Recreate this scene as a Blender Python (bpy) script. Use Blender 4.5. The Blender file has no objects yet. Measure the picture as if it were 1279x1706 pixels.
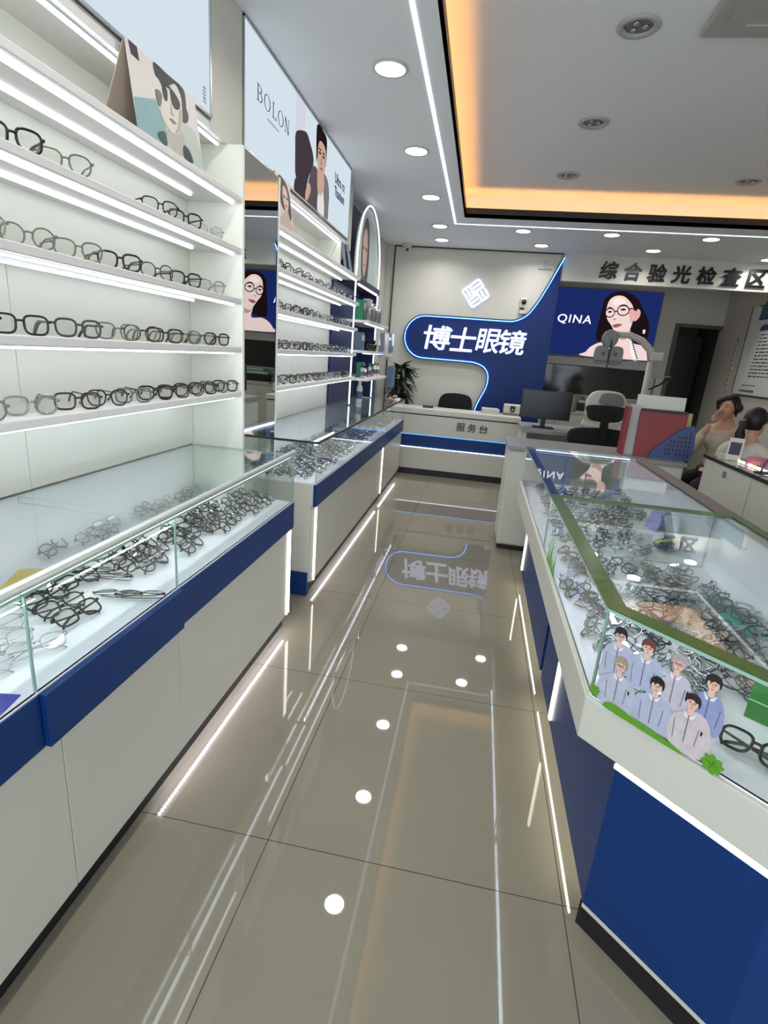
import bpy, bmesh, math, random
from mathutils import Vector, Matrix
random.seed(7)
PI = math.pi
S = bpy.context.scene
COL = S.collection

# ------------------------------------------------------------------ camera, world, exposure
cam = bpy.data.cameras.new('camera')
cam.sensor_fit = 'HORIZONTAL'
cam.sensor_width = 36.0
cam.lens = 24.9606
cam.clip_start = 0.05
cam.clip_end = 60
camo = bpy.data.objects.new('camera', cam)
COL.objects.link(camo)
RT = Vector((0.98165611, 0.17462513, 0.07653329))
DN = Vector((0.12253824, -0.27032657, -0.9549387))
FW = Vector((-0.14606732, 0.94679967, -0.28676599))
camo.matrix_world = Matrix(((RT.x, -DN.x, -FW.x, 0.0), (RT.y, -DN.y, -FW.y, 0.0), (RT.z, -DN.z, -FW.z, 1.5), (0, 0, 0, 1)))
S.camera = camo
W = bpy.data.worlds.new('world')
S.world = W
W.use_nodes = True
W.node_tree.nodes['Background'].inputs[0].default_value = (0.80, 0.90, 1.0, 1)
W.node_tree.nodes['Background'].inputs[1].default_value = 2.8
S.view_settings.view_transform = 'Standard'
S.view_settings.look = 'None'
S.view_settings.gamma = 1
S.view_settings.use_curve_mapping = False
S.view_settings.exposure = 0.3
S.cycles.use_denoising = True
S.cycles.max_bounces = 10
S.cycles.transparent_max_bounces = 40
S.cycles.glossy_bounces = 6
S.cycles.caustics_reflective = False
S.cycles.caustics_refractive = False
S.cycles.sample_clamp_indirect = 4.0
DOWNLIGHT_W = 4.2        # each ceiling downlight
STRIP = 5.2             # rack light strips
CASE_STRIP = 8.0         # light strips inside the glass cases


# ------------------------------------------------------------------ helpers
def lin(c):
    return tuple(((v / 255) / 12.92 if v / 255 <= 0.04045 else ((v / 255 + 0.055) / 1.055) ** 2.4) for v in c) + (1.0,)


def principled(name, col, rough=0.5, metal=0.0, noise=0.0, nscale=30.0, bump=0.0, spec=0.5, coat=0.0):
    m = bpy.data.materials.new(name)
    m.use_nodes = True
    n = m.node_tree.nodes
    l = m.node_tree.links
    b = n['Principled BSDF']
    c = lin(col)
    b.inputs['Base Color'].default_value = c
    b.inputs['Roughness'].default_value = rough
    b.inputs['Metallic'].default_value = metal
    b.inputs['Specular IOR Level'].default_value = spec
    b.inputs['Coat Weight'].default_value = coat
    if noise or bump:
        tc = n.new('ShaderNodeTexCoord')
        t = n.new('ShaderNodeTexNoise')
        t.inputs['Scale'].default_value = nscale
        t.inputs['Detail'].default_value = 4
        l.new(tc.outputs['Object'], t.inputs['Vector'])
        if noise:
            mx = n.new('ShaderNodeMix')
            mx.data_type = 'RGBA'
            mx.inputs[6].default_value = c
            mx.inputs[7].default_value = tuple(v * (1 - noise) for v in c[:3]) + (1,)
            l.new(t.outputs['Fac'], mx.inputs[0])
            l.new(mx.outputs[2], b.inputs['Base Color'])
        if bump:
            bp = n.new('ShaderNodeBump')
            bp.inputs['Strength'].default_value = bump
            bp.inputs['Distance'].default_value = 0.002
            l.new(t.outputs['Fac'], bp.inputs['Height'])
            l.new(bp.outputs[0], b.inputs['Normal'])
    return m


def emission(name, col, strength):
    m = bpy.data.materials.new(name)
    m.use_nodes = True
    n = m.node_tree.nodes
    n.remove(n['Principled BSDF'])
    e = n.new('ShaderNodeEmission')
    e.inputs[0].default_value = lin(col)
    e.inputs[1].default_value = strength
    m.node_tree.links.new(e.outputs[0], n['Material Output'].inputs[0])
    return m


def clear(name, tint, base=0.0, ior=1.5, rough=0.0):
    """clear sheet: straight-through transparency with a fresnel reflection"""
    m = bpy.data.materials.new(name)
    m.use_nodes = True
    n = m.node_tree.nodes
    l = m.node_tree.links
    n.remove(n['Principled BSDF'])
    t = n.new('ShaderNodeBsdfTransparent')
    t.inputs[0].default_value = tuple(tint) + (1,)
    g = n.new('ShaderNodeBsdfGlossy')
    g.inputs['Roughness'].default_value = rough
    g.inputs[0].default_value = (1, 1, 1, 1)
    lw = n.new('ShaderNodeLayerWeight')
    lw.inputs['Blend'].default_value = 0.5
    pw = n.new('ShaderNodeMath')
    pw.operation = 'POWER'
    pw.inputs[1].default_value = 5.0
    f0 = ((ior - 1) / (ior + 1)) ** 2 + base
    mx = n.new('ShaderNodeMixShader')
    ad = n.new('ShaderNodeMath')
    ad.operation = 'MULTIPLY_ADD'
    ad.use_clamp = True
    ad.inputs[1].default_value = 1.0 - f0
    ad.inputs[2].default_value = f0
    l.new(lw.outputs['Facing'], pw.inputs[0])
    l.new(pw.outputs[0], ad.inputs[0])
    l.new(ad.outputs[0], mx.inputs[0])
    l.new(t.outputs[0], mx.inputs[1])
    l.new(g.outputs[0], mx.inputs[2])
    l.new(mx.outputs[0], n['Material Output'].inputs[0])
    return m


def tag(o, label=None, cat=None, group=None, kind=None):
    if label:
        o['label'] = label
    if cat:
        o['category'] = cat
    if group:
        o['group'] = group
    if kind:
        o['kind'] = kind
    return o


def empty(name, loc=(0, 0, 0), rz=0.0, label=None, cat=None, group=None):
    o = bpy.data.objects.new(name, None)
    o.empty_display_size = 0.1
    COL.objects.link(o)
    o.location = loc
    o.rotation_euler = (0, 0, rz)
    return tag(o, label, cat, group)


class MB:
    def __init__(self):
        self.v = []
        self.f = []
        self.mi = []

    def add(self, vs, fs, mi=0):
        k = len(self.v)
        self.v += [tuple(p) for p in vs]
        self.f += [tuple(i + k for i in q) for q in fs]
        self.mi += [mi] * len(fs)
        return self

    def box(self, x0, x1, y0, y1, z0, z1, mi=0):
        vs = [(x0, y0, z0), (x1, y0, z0), (x1, y1, z0), (x0, y1, z0), (x0, y0, z1), (x1, y0, z1), (x1, y1, z1), (x0, y1, z1)]
        fs = [(3, 2, 1, 0), (4, 5, 6, 7), (0, 1, 5, 4), (1, 2, 6, 5), (2, 3, 7, 6), (3, 0, 4, 7)]
        return self.add(vs, fs, mi)

    def prism(self, poly, a, b, axis='z', mi=0):
        """extrude a 2D outline from a to b along an axis (x: poly=(y,z), y: (x,z), z: (x,y))"""
        def P(p, t):
            return (t, p[0], p[1]) if axis == 'x' else (p[0], t, p[1]) if axis == 'y' else (p[0], p[1], t)
        n = len(poly)
        vs = [P(p, a) for p in poly] + [P(p, b) for p in poly]
        fs = [tuple(range(n))[::-1], tuple(range(n, 2 * n))] + [(i, (i + 1) % n, n + (i + 1) % n, n + i) for i in range(n)]
        return self.add(vs, fs, mi)

    def tube(self, pts, r, seg=8, closed=False, mi=0, flat=1.0, up=(0, 0, 1)):
        pts = [Vector(p) for p in pts]
        n = len(pts)
        rings = []
        for i, p in enumerate(pts):
            a = pts[i - 1] if (i or closed) else p
            b = pts[(i + 1) % n] if (i < n - 1 or closed) else p
            t = (b - a).normalized()
            u = Vector(up)
            if abs(t.dot(u)) > 0.97:
                u = Vector((1, 0, 0)) if abs(t.x) < 0.9 else Vector((0, 1, 0))
            s = t.cross(u).normalized()
            w = s.cross(t).normalized()
            rr = r[i] if isinstance(r, (list, tuple)) else r
            rings.append([p + s * (math.cos(2 * PI * k / seg) * rr * flat) + w * (math.sin(2 * PI * k / seg) * rr) for k in range(seg)])
        vs = [q for g in rings for q in g]
        fs = []
        for i in range(n if closed else n - 1):
            j = (i + 1) % n
            for k in range(seg):
                k2 = (k + 1) % seg
                fs.append((i * seg + k, i * seg + k2, j * seg + k2, j * seg + k))
        if not closed:
            fs.append(tuple(range(seg))[::-1])
            fs.append(tuple(range((n - 1) * seg, n * seg)))
        return self.add(vs, fs, mi)

    def lathe(self, prof, c=(0, 0, 0), seg=24, mi=0, caps=True):
        vs, fs = [], []
        n = len(prof)
        for k in range(seg):
            a = 2 * PI * k / seg
            vs += [(c[0] + r * math.cos(a), c[1] + r * math.sin(a), c[2] + z) for r, z in prof]
        for k in range(seg):
            k2 = (k + 1) % seg
            for i in range(n - 1):
                fs.append((k * n + i, k2 * n + i, k2 * n + i + 1, k * n + i + 1))
        if caps:
            fs.append(tuple(k * n for k in range(seg))[::-1])
            fs.append(tuple(k * n + n - 1 for k in range(seg)))
        return self.add(vs, fs, mi)

    def ball(self, c, r, seg=16, rings=10, mi=0):
        r = r if isinstance(r, (list, tuple)) else (r, r, r)
        vs, fs = [], []
        for i in range(rings + 1):
            th = PI * i / rings
            for k in range(seg):
                a = 2 * PI * k / seg
                vs.append((c[0] + r[0] * math.sin(th) * math.cos(a), c[1] + r[1] * math.sin(th) * math.sin(a), c[2] + r[2] * math.cos(th)))
        for i in range(rings):
            for k in range(seg):
                k2 = (k + 1) % seg
                fs.append((i * seg + k, (i + 1) * seg + k, (i + 1) * seg + k2, i * seg + k2))
        return self.add(vs, fs, mi)

    def xf(self, m):
        self.v = [tuple(m @ Vector(p)) for p in self.v]
        return self

    def mesh(self, name, mats, smooth=False):
        me = bpy.data.meshes.new(name)
        me.from_pydata(self.v, [], self.f)
        for m in (mats if isinstance(mats, (list, tuple)) else [mats]):
            me.materials.append(m)
        me.polygons.foreach_set('material_index', self.mi)
        if smooth:
            me.polygons.foreach_set('use_smooth', [True] * len(me.polygons))
        me.update()
        bm = bmesh.new()
        bm.from_mesh(me)
        bmesh.ops.remove_doubles(bm, verts=bm.verts, dist=1e-6)
        bmesh.ops.recalc_face_normals(bm, faces=bm.faces)
        bm.to_mesh(me)
        bm.free()
        return me

    def build(self, name, mats, parent=None, smooth=False, bevel=0.0, loc=None):
        o = bpy.data.objects.new(name, self.mesh(name, mats, smooth))
        COL.objects.link(o)
        if parent:
            o.parent = parent
        if loc:
            o.location = loc
        if bevel:
            b = o.modifiers.new('bevel', 'BEVEL')
            b.width = bevel
            b.segments = 2
            b.limit_method = 'ANGLE'
        return o


def bx(name, mat, x0, x1, y0, y1, z0, z1, parent=None, bevel=0.0):
    return MB().box(x0, x1, y0, y1, z0, z1).build(name, mat, parent, bevel=bevel)


def struct(o):
    o['kind'] = 'structure'
    return o


def catmull(pts, n=5, closed=True):
    out = []
    m = len(pts)
    for i in range(m if closed else m - 1):
        p0, p1, p2, p3 = (Vector(pts[(i + k) % m]) if closed else Vector(pts[min(max(i + k, 0), m - 1)]) for k in (-1, 0, 1, 2))
        for j in range(n):
            t = j / n
            out.append(tuple(0.5 * ((2 * p1) + (p2 - p0) * t + (2 * p0 - 5 * p1 + 4 * p2 - p3) * t * t + (3 * p1 - p0 - 3 * p2 + p3) * t ** 3)))
    if not closed:
        out.append(tuple(pts[-1]))
    return out


def flat(name, mat, pts, parent, depth, smooth=True, th=0.0006):
    """a printed shape on a picture plane: local x right, z up, facing -y"""
    p = catmull(pts, 4) if smooth else pts
    return MB().prism(p, -depth, -depth - th, 'y').build(name, mat, parent)


def ell(cx, cy, rx, ry, n=20, a0=0.0):
    return [(cx + rx * math.cos(2 * PI * k / n + a0), cy + ry * math.sin(2 * PI * k / n + a0)) for k in range(n)]


def lettering(name, body, mat, parent, box, depth, th=0.002, bold=0.0, skew=0.0, space=1.0):
    """text fitted into box (x0,x1,z0,z1) on a plane facing -y"""
    cu = bpy.data.curves.new('lettering', 'FONT')
    cu.body = body
    cu.size = 1.0
    cu.space_character = space
    cu.resolution_u = 4
    cu.extrude = 0.0
    o = bpy.data.objects.new('lettering', cu)
    COL.objects.link(o)
    bpy.context.view_layer.update()
    dg = bpy.context.evaluated_depsgraph_get()
    me = bpy.data.meshes.new_from_object(o.evaluated_get(dg))
    bpy.data.objects.remove(o)
    bpy.data.curves.remove(cu)
    xs = [v.co.x for v in me.vertices]
    ys = [v.co.y for v in me.vertices]
    x0, x1, z0, z1 = box
    sx = (x1 - x0) / (max(xs) - min(xs))
    sz = (z1 - z0) / (max(ys) - min(ys))
    mx, my = min(xs), min(ys)
    bm = bmesh.new()
    bm.from_mesh(me)
    for v in bm.verts:
        X = x0 + (v.co.x - mx) * sx
        Z = z0 + (v.co.y - my) * sz
        v.co = (X + skew * (Z - (z0 + z1) / 2), -depth, Z)
    r = bmesh.ops.extrude_face_region(bm, geom=list(bm.faces))
    for v in [e for e in r['geom'] if isinstance(e, bmesh.types.BMVert)]:
        v.co.y -= th
    bmesh.ops.recalc_face_normals(bm, faces=bm.faces)
    if bold:
        src = list(bm.verts) + list(bm.edges) + list(bm.faces)
        d = bold * (x1 - x0)
        for k in range(8):
            g_ = bmesh.ops.duplicate(bm, geom=src)
            ox, oz = d * math.cos(k * PI / 4), d * math.sin(k * PI / 4)
            for v in [e for e in g_['geom'] if isinstance(e, bmesh.types.BMVert)]:
                v.co.x += ox
                v.co.z += oz
                v.co.y += (k + 1) * 0.00004
    bm.to_mesh(me)
    bm.free()
    me.materials.clear()
    me.materials.append(mat)
    me.name = name
    ob = bpy.data.objects.new(name, me)
    COL.objects.link(ob)
    ob.parent = parent
    return ob


ORD = ['first', 'second', 'third', 'fourth', 'fifth', 'sixth', 'seventh', 'eighth', 'ninth', 'tenth', 'eleventh', 'twelfth', 'thirteenth', 'fourteenth', 'fifteenth', 'sixteenth', 'seventeenth', 'eighteenth'] + ['%dth' % k for k in range(19, 40)]

# ------------------------------------------------------------------ materials
M = {}
M['wall'] = principled('wall paint', (206, 204, 194), 0.6, noise=0.05, nscale=6)
M['wall_dim'] = principled('exam room paint', (196, 192, 180), 0.7, noise=0.05, nscale=5)
M['ceil'] = principled('ceiling paint', (238, 240, 241), 0.7, noise=0.03, nscale=4)
M['cove'] = principled('cove trim', (40, 32, 28), 0.35, noise=0.2)
M['white'] = principled('white laminate', (200, 199, 187), 0.35, noise=0.03, nscale=8)
M['rack'] = principled('rack laminate', (232, 233, 221), 0.4, noise=0.02, nscale=8)
M['shelf'] = principled('shelf laminate', (214, 212, 208), 0.42, noise=0.03, nscale=9)
M['tray'] = principled('tray laminate', (240, 240, 246), 0.4, noise=0.03, nscale=9)
M['blue'] = principled('blue laminate', (8, 50, 108), 0.42, noise=0.12, nscale=7, spec=0.3)
M['navy'] = principled('navy panel', (10, 28, 84), 0.4, noise=0.1, nscale=7)
M['cblue'] = principled('deep blue panel', (8, 40, 98), 0.45, noise=0.1, nscale=7, spec=0.3)
M['black'] = principled('black plastic', (14, 14, 16), 0.35, noise=0.2)
M['kick'] = principled('dark kickboard', (18, 18, 22), 0.5, noise=0.2)
M['blackcloth'] = principled('black mesh cloth', (16, 17, 19), 0.85, bump=0.4, nscale=300)
M['steel'] = principled('brushed metal', (196, 198, 200), 0.3, 1.0, noise=0.08, nscale=60)
M['chrome'] = principled('polished metal', (220, 222, 225), 0.12, 1.0, noise=0.03)
M['grey'] = principled('grey plastic', (120, 120, 118), 0.45, noise=0.1)
M['lgrey'] = principled('light grey plastic', (176, 176, 172), 0.45, noise=0.06)
M['granite'] = principled('grey counter top', (150, 148, 148), 0.35, noise=0.25, nscale=90)
M['mirror'] = principled('mirror silver', (228, 234, 232), 0.0, 1.0, noise=0.01)
M['glass'] = clear('showcase glass', (0.955, 0.985, 0.972), 0.0, 1.46)
M['acrylic'] = clear('clear acrylic', (0.93, 0.95, 0.96), 0.05, 1.5)
M['glass_edge'] = principled('green glass edge', (158, 188, 178), 0.15, noise=0.1)
M['lens'] = clear('spectacle lens', (0.97, 0.975, 0.965), 0.01, 1.5)
M['darklens'] = clear('tinted lens', (0.22, 0.23, 0.25), 0.03, 1.5)
M['grass'] = principled('green edging tape', (74, 108, 54), 0.22, noise=0.45, nscale=40)
M['slate'] = principled('slate blue edging tape', (50, 74, 104), 0.35, noise=0.3, nscale=30)
M['taupe'] = principled('grey brown edging tape', (112, 104, 98), 0.4, noise=0.3, nscale=30)
M['strip'] = emission('cool light strip', (238, 246, 255), STRIP)
M['case_strip'] = emission('case light strip', (228, 236, 255), CASE_STRIP)
M['case_strip_far'] = emission('far case light strip', (232, 232, 255), CASE_STRIP * 2.0)
M['isl_strip'] = emission('island case light strip', (226, 234, 255), CASE_STRIP * 4.5)
M['warm_strip'] = emission('warm white light bar', (255, 250, 232), 7.0)
M['soft_bar'] = emission('soft white bar', (255, 250, 236), 1.3)
M['plinth_led'] = emission('plinth light chips', (236, 232, 255), 34.0)
M['far_led'] = emission('far plinth light', (238, 234, 255), 14.0)
M['isl_led'] = emission('island plinth light', (255, 248, 224), 16.0)
M['track'] = emission('ceiling light line', (240, 243, 255), 1.5)
M['amber'] = emission('amber cove tape', (255, 176, 96), 15.0)
M['down'] = emission('downlight diffuser', (255, 252, 244), 9.0)
M['box_white'] = emission('light box face', (216, 230, 240), 0.78)
M['neon'] = emission('sign edge light', (70, 122, 214), 9.0)
M['sign_letter'] = emission('sign letter face', (206, 217, 255), 1.4)
M['arch_led'] = emission('arch light tube', (236, 244, 255), 2.0)
M['band_led'] = emission('desk band light', (60, 140, 230), 2.2)
M['desk_led'] = emission('desk light strip', (220, 236, 255), 2.2)


def floor_material():
    m = bpy.data.materials.new('polished beige tile')
    m.use_nodes = True
    n = m.node_tree.nodes
    l = m.node_tree.links
    b = n['Principled BSDF']
    geo = n.new('ShaderNodeNewGeometry')
    sep = n.new('ShaderNodeSeparateXYZ')
    l.new(geo.outputs['Position'], sep.inputs[0])

    def grout(out, off):
        a = n.new('ShaderNodeMath'); a.operation = 'SUBTRACT'; a.inputs[1].default_value = off
        l.new(out, a.inputs[0])
        d = n.new('ShaderNodeMath'); d.operation = 'DIVIDE'; d.inputs[1].default_value = 0.902
        l.new(a.outputs[0], d.inputs[0])
        f = n.new('ShaderNodeMath'); f.operation = 'PINGPONG'; f.inputs[1].default_value = 0.5
        l.new(d.outputs[0], f.inputs[0])
        c = n.new('ShaderNodeMath'); c.operation = 'LESS_THAN'; c.inputs[1].default_value = 0.0018
        l.new(f.outputs[0], c.inputs[0])
        return c
    g1 = grout(sep.outputs[0], -0.478)
    g2 = grout(sep.outputs[1], 1.249)
    mx = n.new('ShaderNodeMath'); mx.operation = 'MAXIMUM'
    l.new(g1.outputs[0], mx.inputs[0]); l.new(g2.outputs[0], mx.inputs[1])
    t = n.new('ShaderNodeTexNoise'); t.inputs['Scale'].default_value = 2.2; t.inputs['Detail'].default_value = 8
    l.new(geo.outputs['Position'], t.inputs['Vector'])
    cr = n.new('ShaderNodeMix'); cr.data_type = 'RGBA'
    cr.inputs[6].default_value = lin((136, 130, 113)); cr.inputs[7].default_value = lin((124, 118, 102))
    l.new(t.outputs['Fac'], cr.inputs[0])
    cm = n.new('ShaderNodeMix'); cm.data_type = 'RGBA'
    cm.inputs[7].default_value = lin((70, 64, 55))
    l.new(cr.outputs[2], cm.inputs[6]); l.new(mx.outputs[0], cm.inputs[0])
    l.new(cm.outputs[2], b.inputs['Base Color'])
    b.inputs['Roughness'].default_value = 0.022
    b.inputs['IOR'].default_value = 1.52
    return m


M['floor'] = floor_material()

# ------------------------------------------------------------------ room shell
struct(bx('floor', M['floor'], -1.55, 3.75, -2.5, 10.9, -0.1, 0.0))
struct(bx('wall_left', M['wall'], -1.55, -1.45, -2.5, 8.0, 0.0, 3.3))
struct(bx('wall_right', M['wall_dim'], 3.635, 3.735, -2.5, 9.7, 0.0, 3.3))
fw = MB()
fw.box(0.875, 3.0, 9.6, 9.7, 0, 2.9)
fw.box(3.0, 3.64, 9.6, 9.7, 2.235, 2.9)
struct(fw.build('wall_back', M['wall_dim']))
struct(bx('wall_exam_left', M['wall_dim'], 0.8, 0.875, 7.96, 9.6, 0, 2.9))
struct(bx('wall_front', M['wall'], 0.875, 3.635, 7.85, 7.95, 2.575, 2.9))
struct(bx('wall_far', M['wall'], -1.338, 0.875, 7.85, 7.96, 0, 2.9))
e = MB()
e.box(-1.35, -1.335, 7.835, 7.85, 0, 2.9)
e.box(-1.35, 0.88, 7.835, 7.85, 2.885, 2.9)
struct(e.build('trim_3', M['cove']))
struct(bx('wall_corner', M['wall'], -1.45, -1.338, 7.86, 8.0, 0, 2.9))
# ceiling: lowered border with a raised tray over the middle
c = MB()
c.box(-1.55, -0.35, -2.5, 9.7, 2.9, 2.935)
c.box(2.75, 3.735, -2.5, 9.7, 2.9, 2.935)
c.box(-0.35, 2.75, 6.2, 9.7, 2.9, 2.935)
c.box(-0.35, 2.75, -2.5, -1.0, 2.9, 2.935)
c.box(-1.55, -0.56, -2.5, 9.7, 2.935, 3.3)
c.box(2.96, 3.735, -2.5, 9.7, 2.935, 3.3)
c.box(-0.56, 2.96, 6.42, 9.7, 2.935, 3.3)
c.box(-0.56, 2.96, -2.5, -1.2, 2.935, 3.3)
c.box(-0.56, 2.96, -1.2, 6.42, 3.15, 3.3)
struct(c.build('ceiling', M['ceil']))
t = MB()
t.box(-0.362, -0.35, -1.0, 6.2, 2.9, 2.99)
t.box(2.75, 2.762, -1.0, 6.2, 2.9, 2.99)
t.box(-0.362, 2.762, 6.2, 6.212, 2.9, 2.99)
t.box(-0.362, 2.762, -1.012, -1.0, 2.9, 2.99)
struct(t.build('trim_1', M['cove']))
# filler panels above the racks and between the two light boxes
f = MB()
f.box(-1.45, -1.236, 2.422, 2.732, 2.335, 2.9)
f.box(-1.45, -1.27, 4.81, 5.06, 2.335, 2.9)
struct(f.build('trim_2', M['wall']))
# doorway in the exam room and the corridor behind it, shade put into dark colours
d = MB()
d.box(2.94, 3.0, 9.57, 9.71, 0, 2.29)
d.box(3.0, 3.634, 9.57, 9.71, 2.235, 2.29)
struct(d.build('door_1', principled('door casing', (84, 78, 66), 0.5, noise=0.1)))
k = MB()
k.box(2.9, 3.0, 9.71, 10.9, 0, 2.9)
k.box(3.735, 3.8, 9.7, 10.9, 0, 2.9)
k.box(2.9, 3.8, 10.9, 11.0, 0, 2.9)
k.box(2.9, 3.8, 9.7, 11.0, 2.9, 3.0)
struct(k.build('wall_corridor', principled('corridor paint darkened for shade', (96, 94, 88), 0.7, noise=0.05)))  # corridor walls coloured dark to stand for the lack of light
struct(bx('door_2', principled('green door darkened for shade', (26, 32, 30), 0.35, noise=0.2), 3.02, 3.60, 10.2, 10.24, 0.0, 2.15))  # dark slab added to blacken the doorway; green follows a door pane

# ------------------------------------------------------------------ ceiling fittings
def downlight(x, y, z, label, group, power=DOWNLIGHT_W):
    o = empty('ceiling_downlight', (x, y, z), 0, label, 'ceiling light', group)
    MB().lathe([(0.079, 0.0), (0.092, -0.002), (0.094, -0.006), (0.088, -0.010), (0.079, -0.008)], seg=28, caps=False).build('trim_ring', M['white'], o, smooth=True)
    MB().lathe([(0.001, -0.004), (0.05, -0.006), (0.078, -0.0075)], seg=28).build('diffuser', M['down'], o)
    la = bpy.data.lights.new('downlight lamp', 'AREA')
    la.shape = 'DISK'
    la.size = 0.15
    la.energy = power
    la.color = (1.0, 0.985, 0.95)
    la.spread = math.radians(150)
    lo = bpy.data.objects.new('lamp', la)
    COL.objects.link(lo)
    lo.parent = o
    lo.location = (0, 0, -0.014)


ys = [3.218, 4.36, 5.505, 6.62, 7.35]
for i, y in enumerate(ys):
    downlight(-0.648 if i < 4 else -0.68, y, 2.9, 'round lit downlight over the left aisle, %s from the camera' % ORD[i], 'lit ceiling downlights')
for y in (-0.9, 0.2, 1.2, 2.1):  # row carried on out of view, lamps added to light the near room
    downlight(-0.64, y, 2.9, 'added unseen downlight over the aisle above the viewer', 'added unseen downlights above the viewer')
for i, x in enumerate((0.271, 1.209, 2.21)):
    downlight(x, 6.68, 2.9, 'round lit downlight beside the far ceiling light line, %s from the left of three' % ORD[i], 'lit ceiling downlights')
for i, x in enumerate((0.54, 1.84, 3.2)):
    downlight(x, 7.40 if i < 2 else 7.6, 2.9, 'round lit downlight close to the far wall, %s from the left of three' % ORD[i], 'lit ceiling downlights')
t = MB()
t.box(-0.479, -0.457, -2.3, 6.5, 2.895, 2.9005)
t.box(-0.457, 2.903, 6.478, 6.5, 2.895, 2.9005)
t.box(2.881, 2.903, -2.3, 6.478, 2.895, 2.9005)
tag(t.build('ceiling_light_line', M['track']), 'thin white light line running round the ceiling edge and turning at the corner', 'ceiling light')
t = MB()
t.box(-0.41, -0.39, -1.0, 6.26, 2.936, 2.944)
t.box(-0.39, 2.81, 6.24, 6.26, 2.936, 2.944)
t.box(2.79, 2.81, -1.0, 6.24, 2.936, 2.944)
tag(t.build('cove_light_strip', M['amber']), 'orange glowing light strip hidden in the raised ceiling tray', 'ceiling light')


def spotlight(x, y, label):
    o = empty('ceiling_spotlight', (x, y, 3.15), 0, label, 'ceiling light', 'unlit ceiling spotlights')
    MB().lathe([(0.10, 0.0), (0.105, -0.006), (0.095, -0.014), (0.072, -0.012), (0.068, -0.002)], seg=28, caps=False).build('trim_ring', M['lgrey'], o, smooth=True)
    MB().lathe([(0.001, -0.004), (0.066, -0.002), (0.068, -0.001)], seg=24).build('reflector_cup', M['grey'], o, smooth=True)
    b = MB()
    for k in range(3):
        a = 2 * PI * k / 3
        b.lathe([(0.001, -0.012), (0.014, -0.011), (0.017, -0.003)], (0.034 * math.cos(a), 0.034 * math.sin(a), 0), 12)
    b.build('bulb', M['steel'], o, smooth=True)


spotlight(0.562, 3.385, 'unlit round spotlight in the raised ceiling, largest one beside the air conditioner')
spotlight(0.562, 4.52, 'unlit round spotlight in the raised ceiling, middle of the row of three')
spotlight(0.555, 5.64, 'unlit round spotlight in the raised ceiling, nearest the orange far edge')
spotlight(2.063, 5.66, 'unlit round spotlight in the raised ceiling at the right, apart from the row of three')
ac = empty('air_conditioner', (1.335, 2.985, 3.15), 0, 'white square ceiling cassette air conditioner with slatted grille in the raised tray', 'air conditioner')
MB().box(-0.47, 0.47, -0.45, 0.45, -0.035, 0.0).build('body', M['lgrey'], ac, bevel=0.012)
g = MB()
for k in range(13):
    g.box(-0.24, 0.24, -0.24 + k * 0.04, -0.222 + k * 0.04, -0.044, -0.035)
g.build('grille', M['grey'], ac)
for dx, dy, sx, sy in ((0, 0.36, 0.3, 0.03), (0, -0.36, 0.3, 0.03), (0.37, 0, 0.03, 0.3), (-0.37, 0, 0.03, 0.3)):
    MB().box(dx - sx, dx + sx, dy - sy, dy + sy, -0.042, -0.034).build('louver', M['lgrey'], ac)
dome = empty('security_camera', (-1.165, 7.72, 2.9), 0, 'small white dome security camera under the ceiling at the sign wall corner', 'security camera')
MB().lathe([(0.062, 0.0), (0.062, -0.03), (0.05, -0.04), (0.001, -0.04)], seg=20).build('housing', M['white'], dome, smooth=True)
MB().ball((0, 0, -0.06), 0.042).build('eyeball', M['white'], dome, smooth=True)
MB().ball((0.01, -0.03, -0.075), 0.02).build('camera_lens', M['black'], dome, smooth=True)

# ------------------------------------------------------------------ wall racks on the left
SHELVES = [2.127, 1.913, 1.692, 1.470, 1.256]
TH = 0.026
XF, XB, XH = -1.17, -1.44, -1.24


def wall_rack(y0, y1, label, panel, ends, strips_to, yhead, yh0=None):
    yh0 = y0 if yh0 is None else yh0
    o = empty('wall_display_rack', (XB, y0, 0.0), 0, label, 'display rack')

    def part(name, mat, x0, x1, a, b, z0, z1, par=None, bevel=0.0):
        m = MB().box(x0 - XB, x1 - XB, a - y0, b - y0, z0, z1)
        return m.build(name, mat, par or o, bevel=bevel)
    b = MB()
    for a, e in panel:
        b.box(-0.01, 0.0, a - y0 + 0.0015, e - y0 - 0.0015, 0.0, 2.36)
    b.build('back_panel', M['rack'], o)
    for e in ends:
        part('side_panel', M['rack'], XB, -1.165 if e < 4 else XH, e, e + 0.02, 0.0 if e < 4 else 2.127, 2.336)
    for k, z in enumerate(SHELVES):
        s = part('shelf', M['shelf'], XB, XF, y0, y1, z - TH, z, bevel=0.003)
        for j, xs in enumerate((-1.205, -1.345)):
            part('light_strip', M['strip'], xs - 0.006, xs + 0.006, y0 + 0.02, (y1 if j == 0 else strips_to) - 0.02, z - TH - 0.009, z - TH - 0.003, par=s)
            part('strip_profile', M['steel'], xs - 0.003, xs + 0.003, y0 + 0.02, (y1 if j == 0 else strips_to) - 0.02, z - TH - 0.0035, z - TH + 0.001, par=s)
    h = part('header', M['shelf'], XB, XH, yh0, yhead, 2.336, 2.372)
    part('light_strip', M['strip'], -1.272, -1.260, y0 + 0.02, yhead - 0.06, 2.318, 2.326, par=h)
    part('strip_profile', M['steel'], -1.269, -1.263, y0 + 0.02, yhead - 0.06, 2.3255, 2.337, par=h)
    return o


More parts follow.
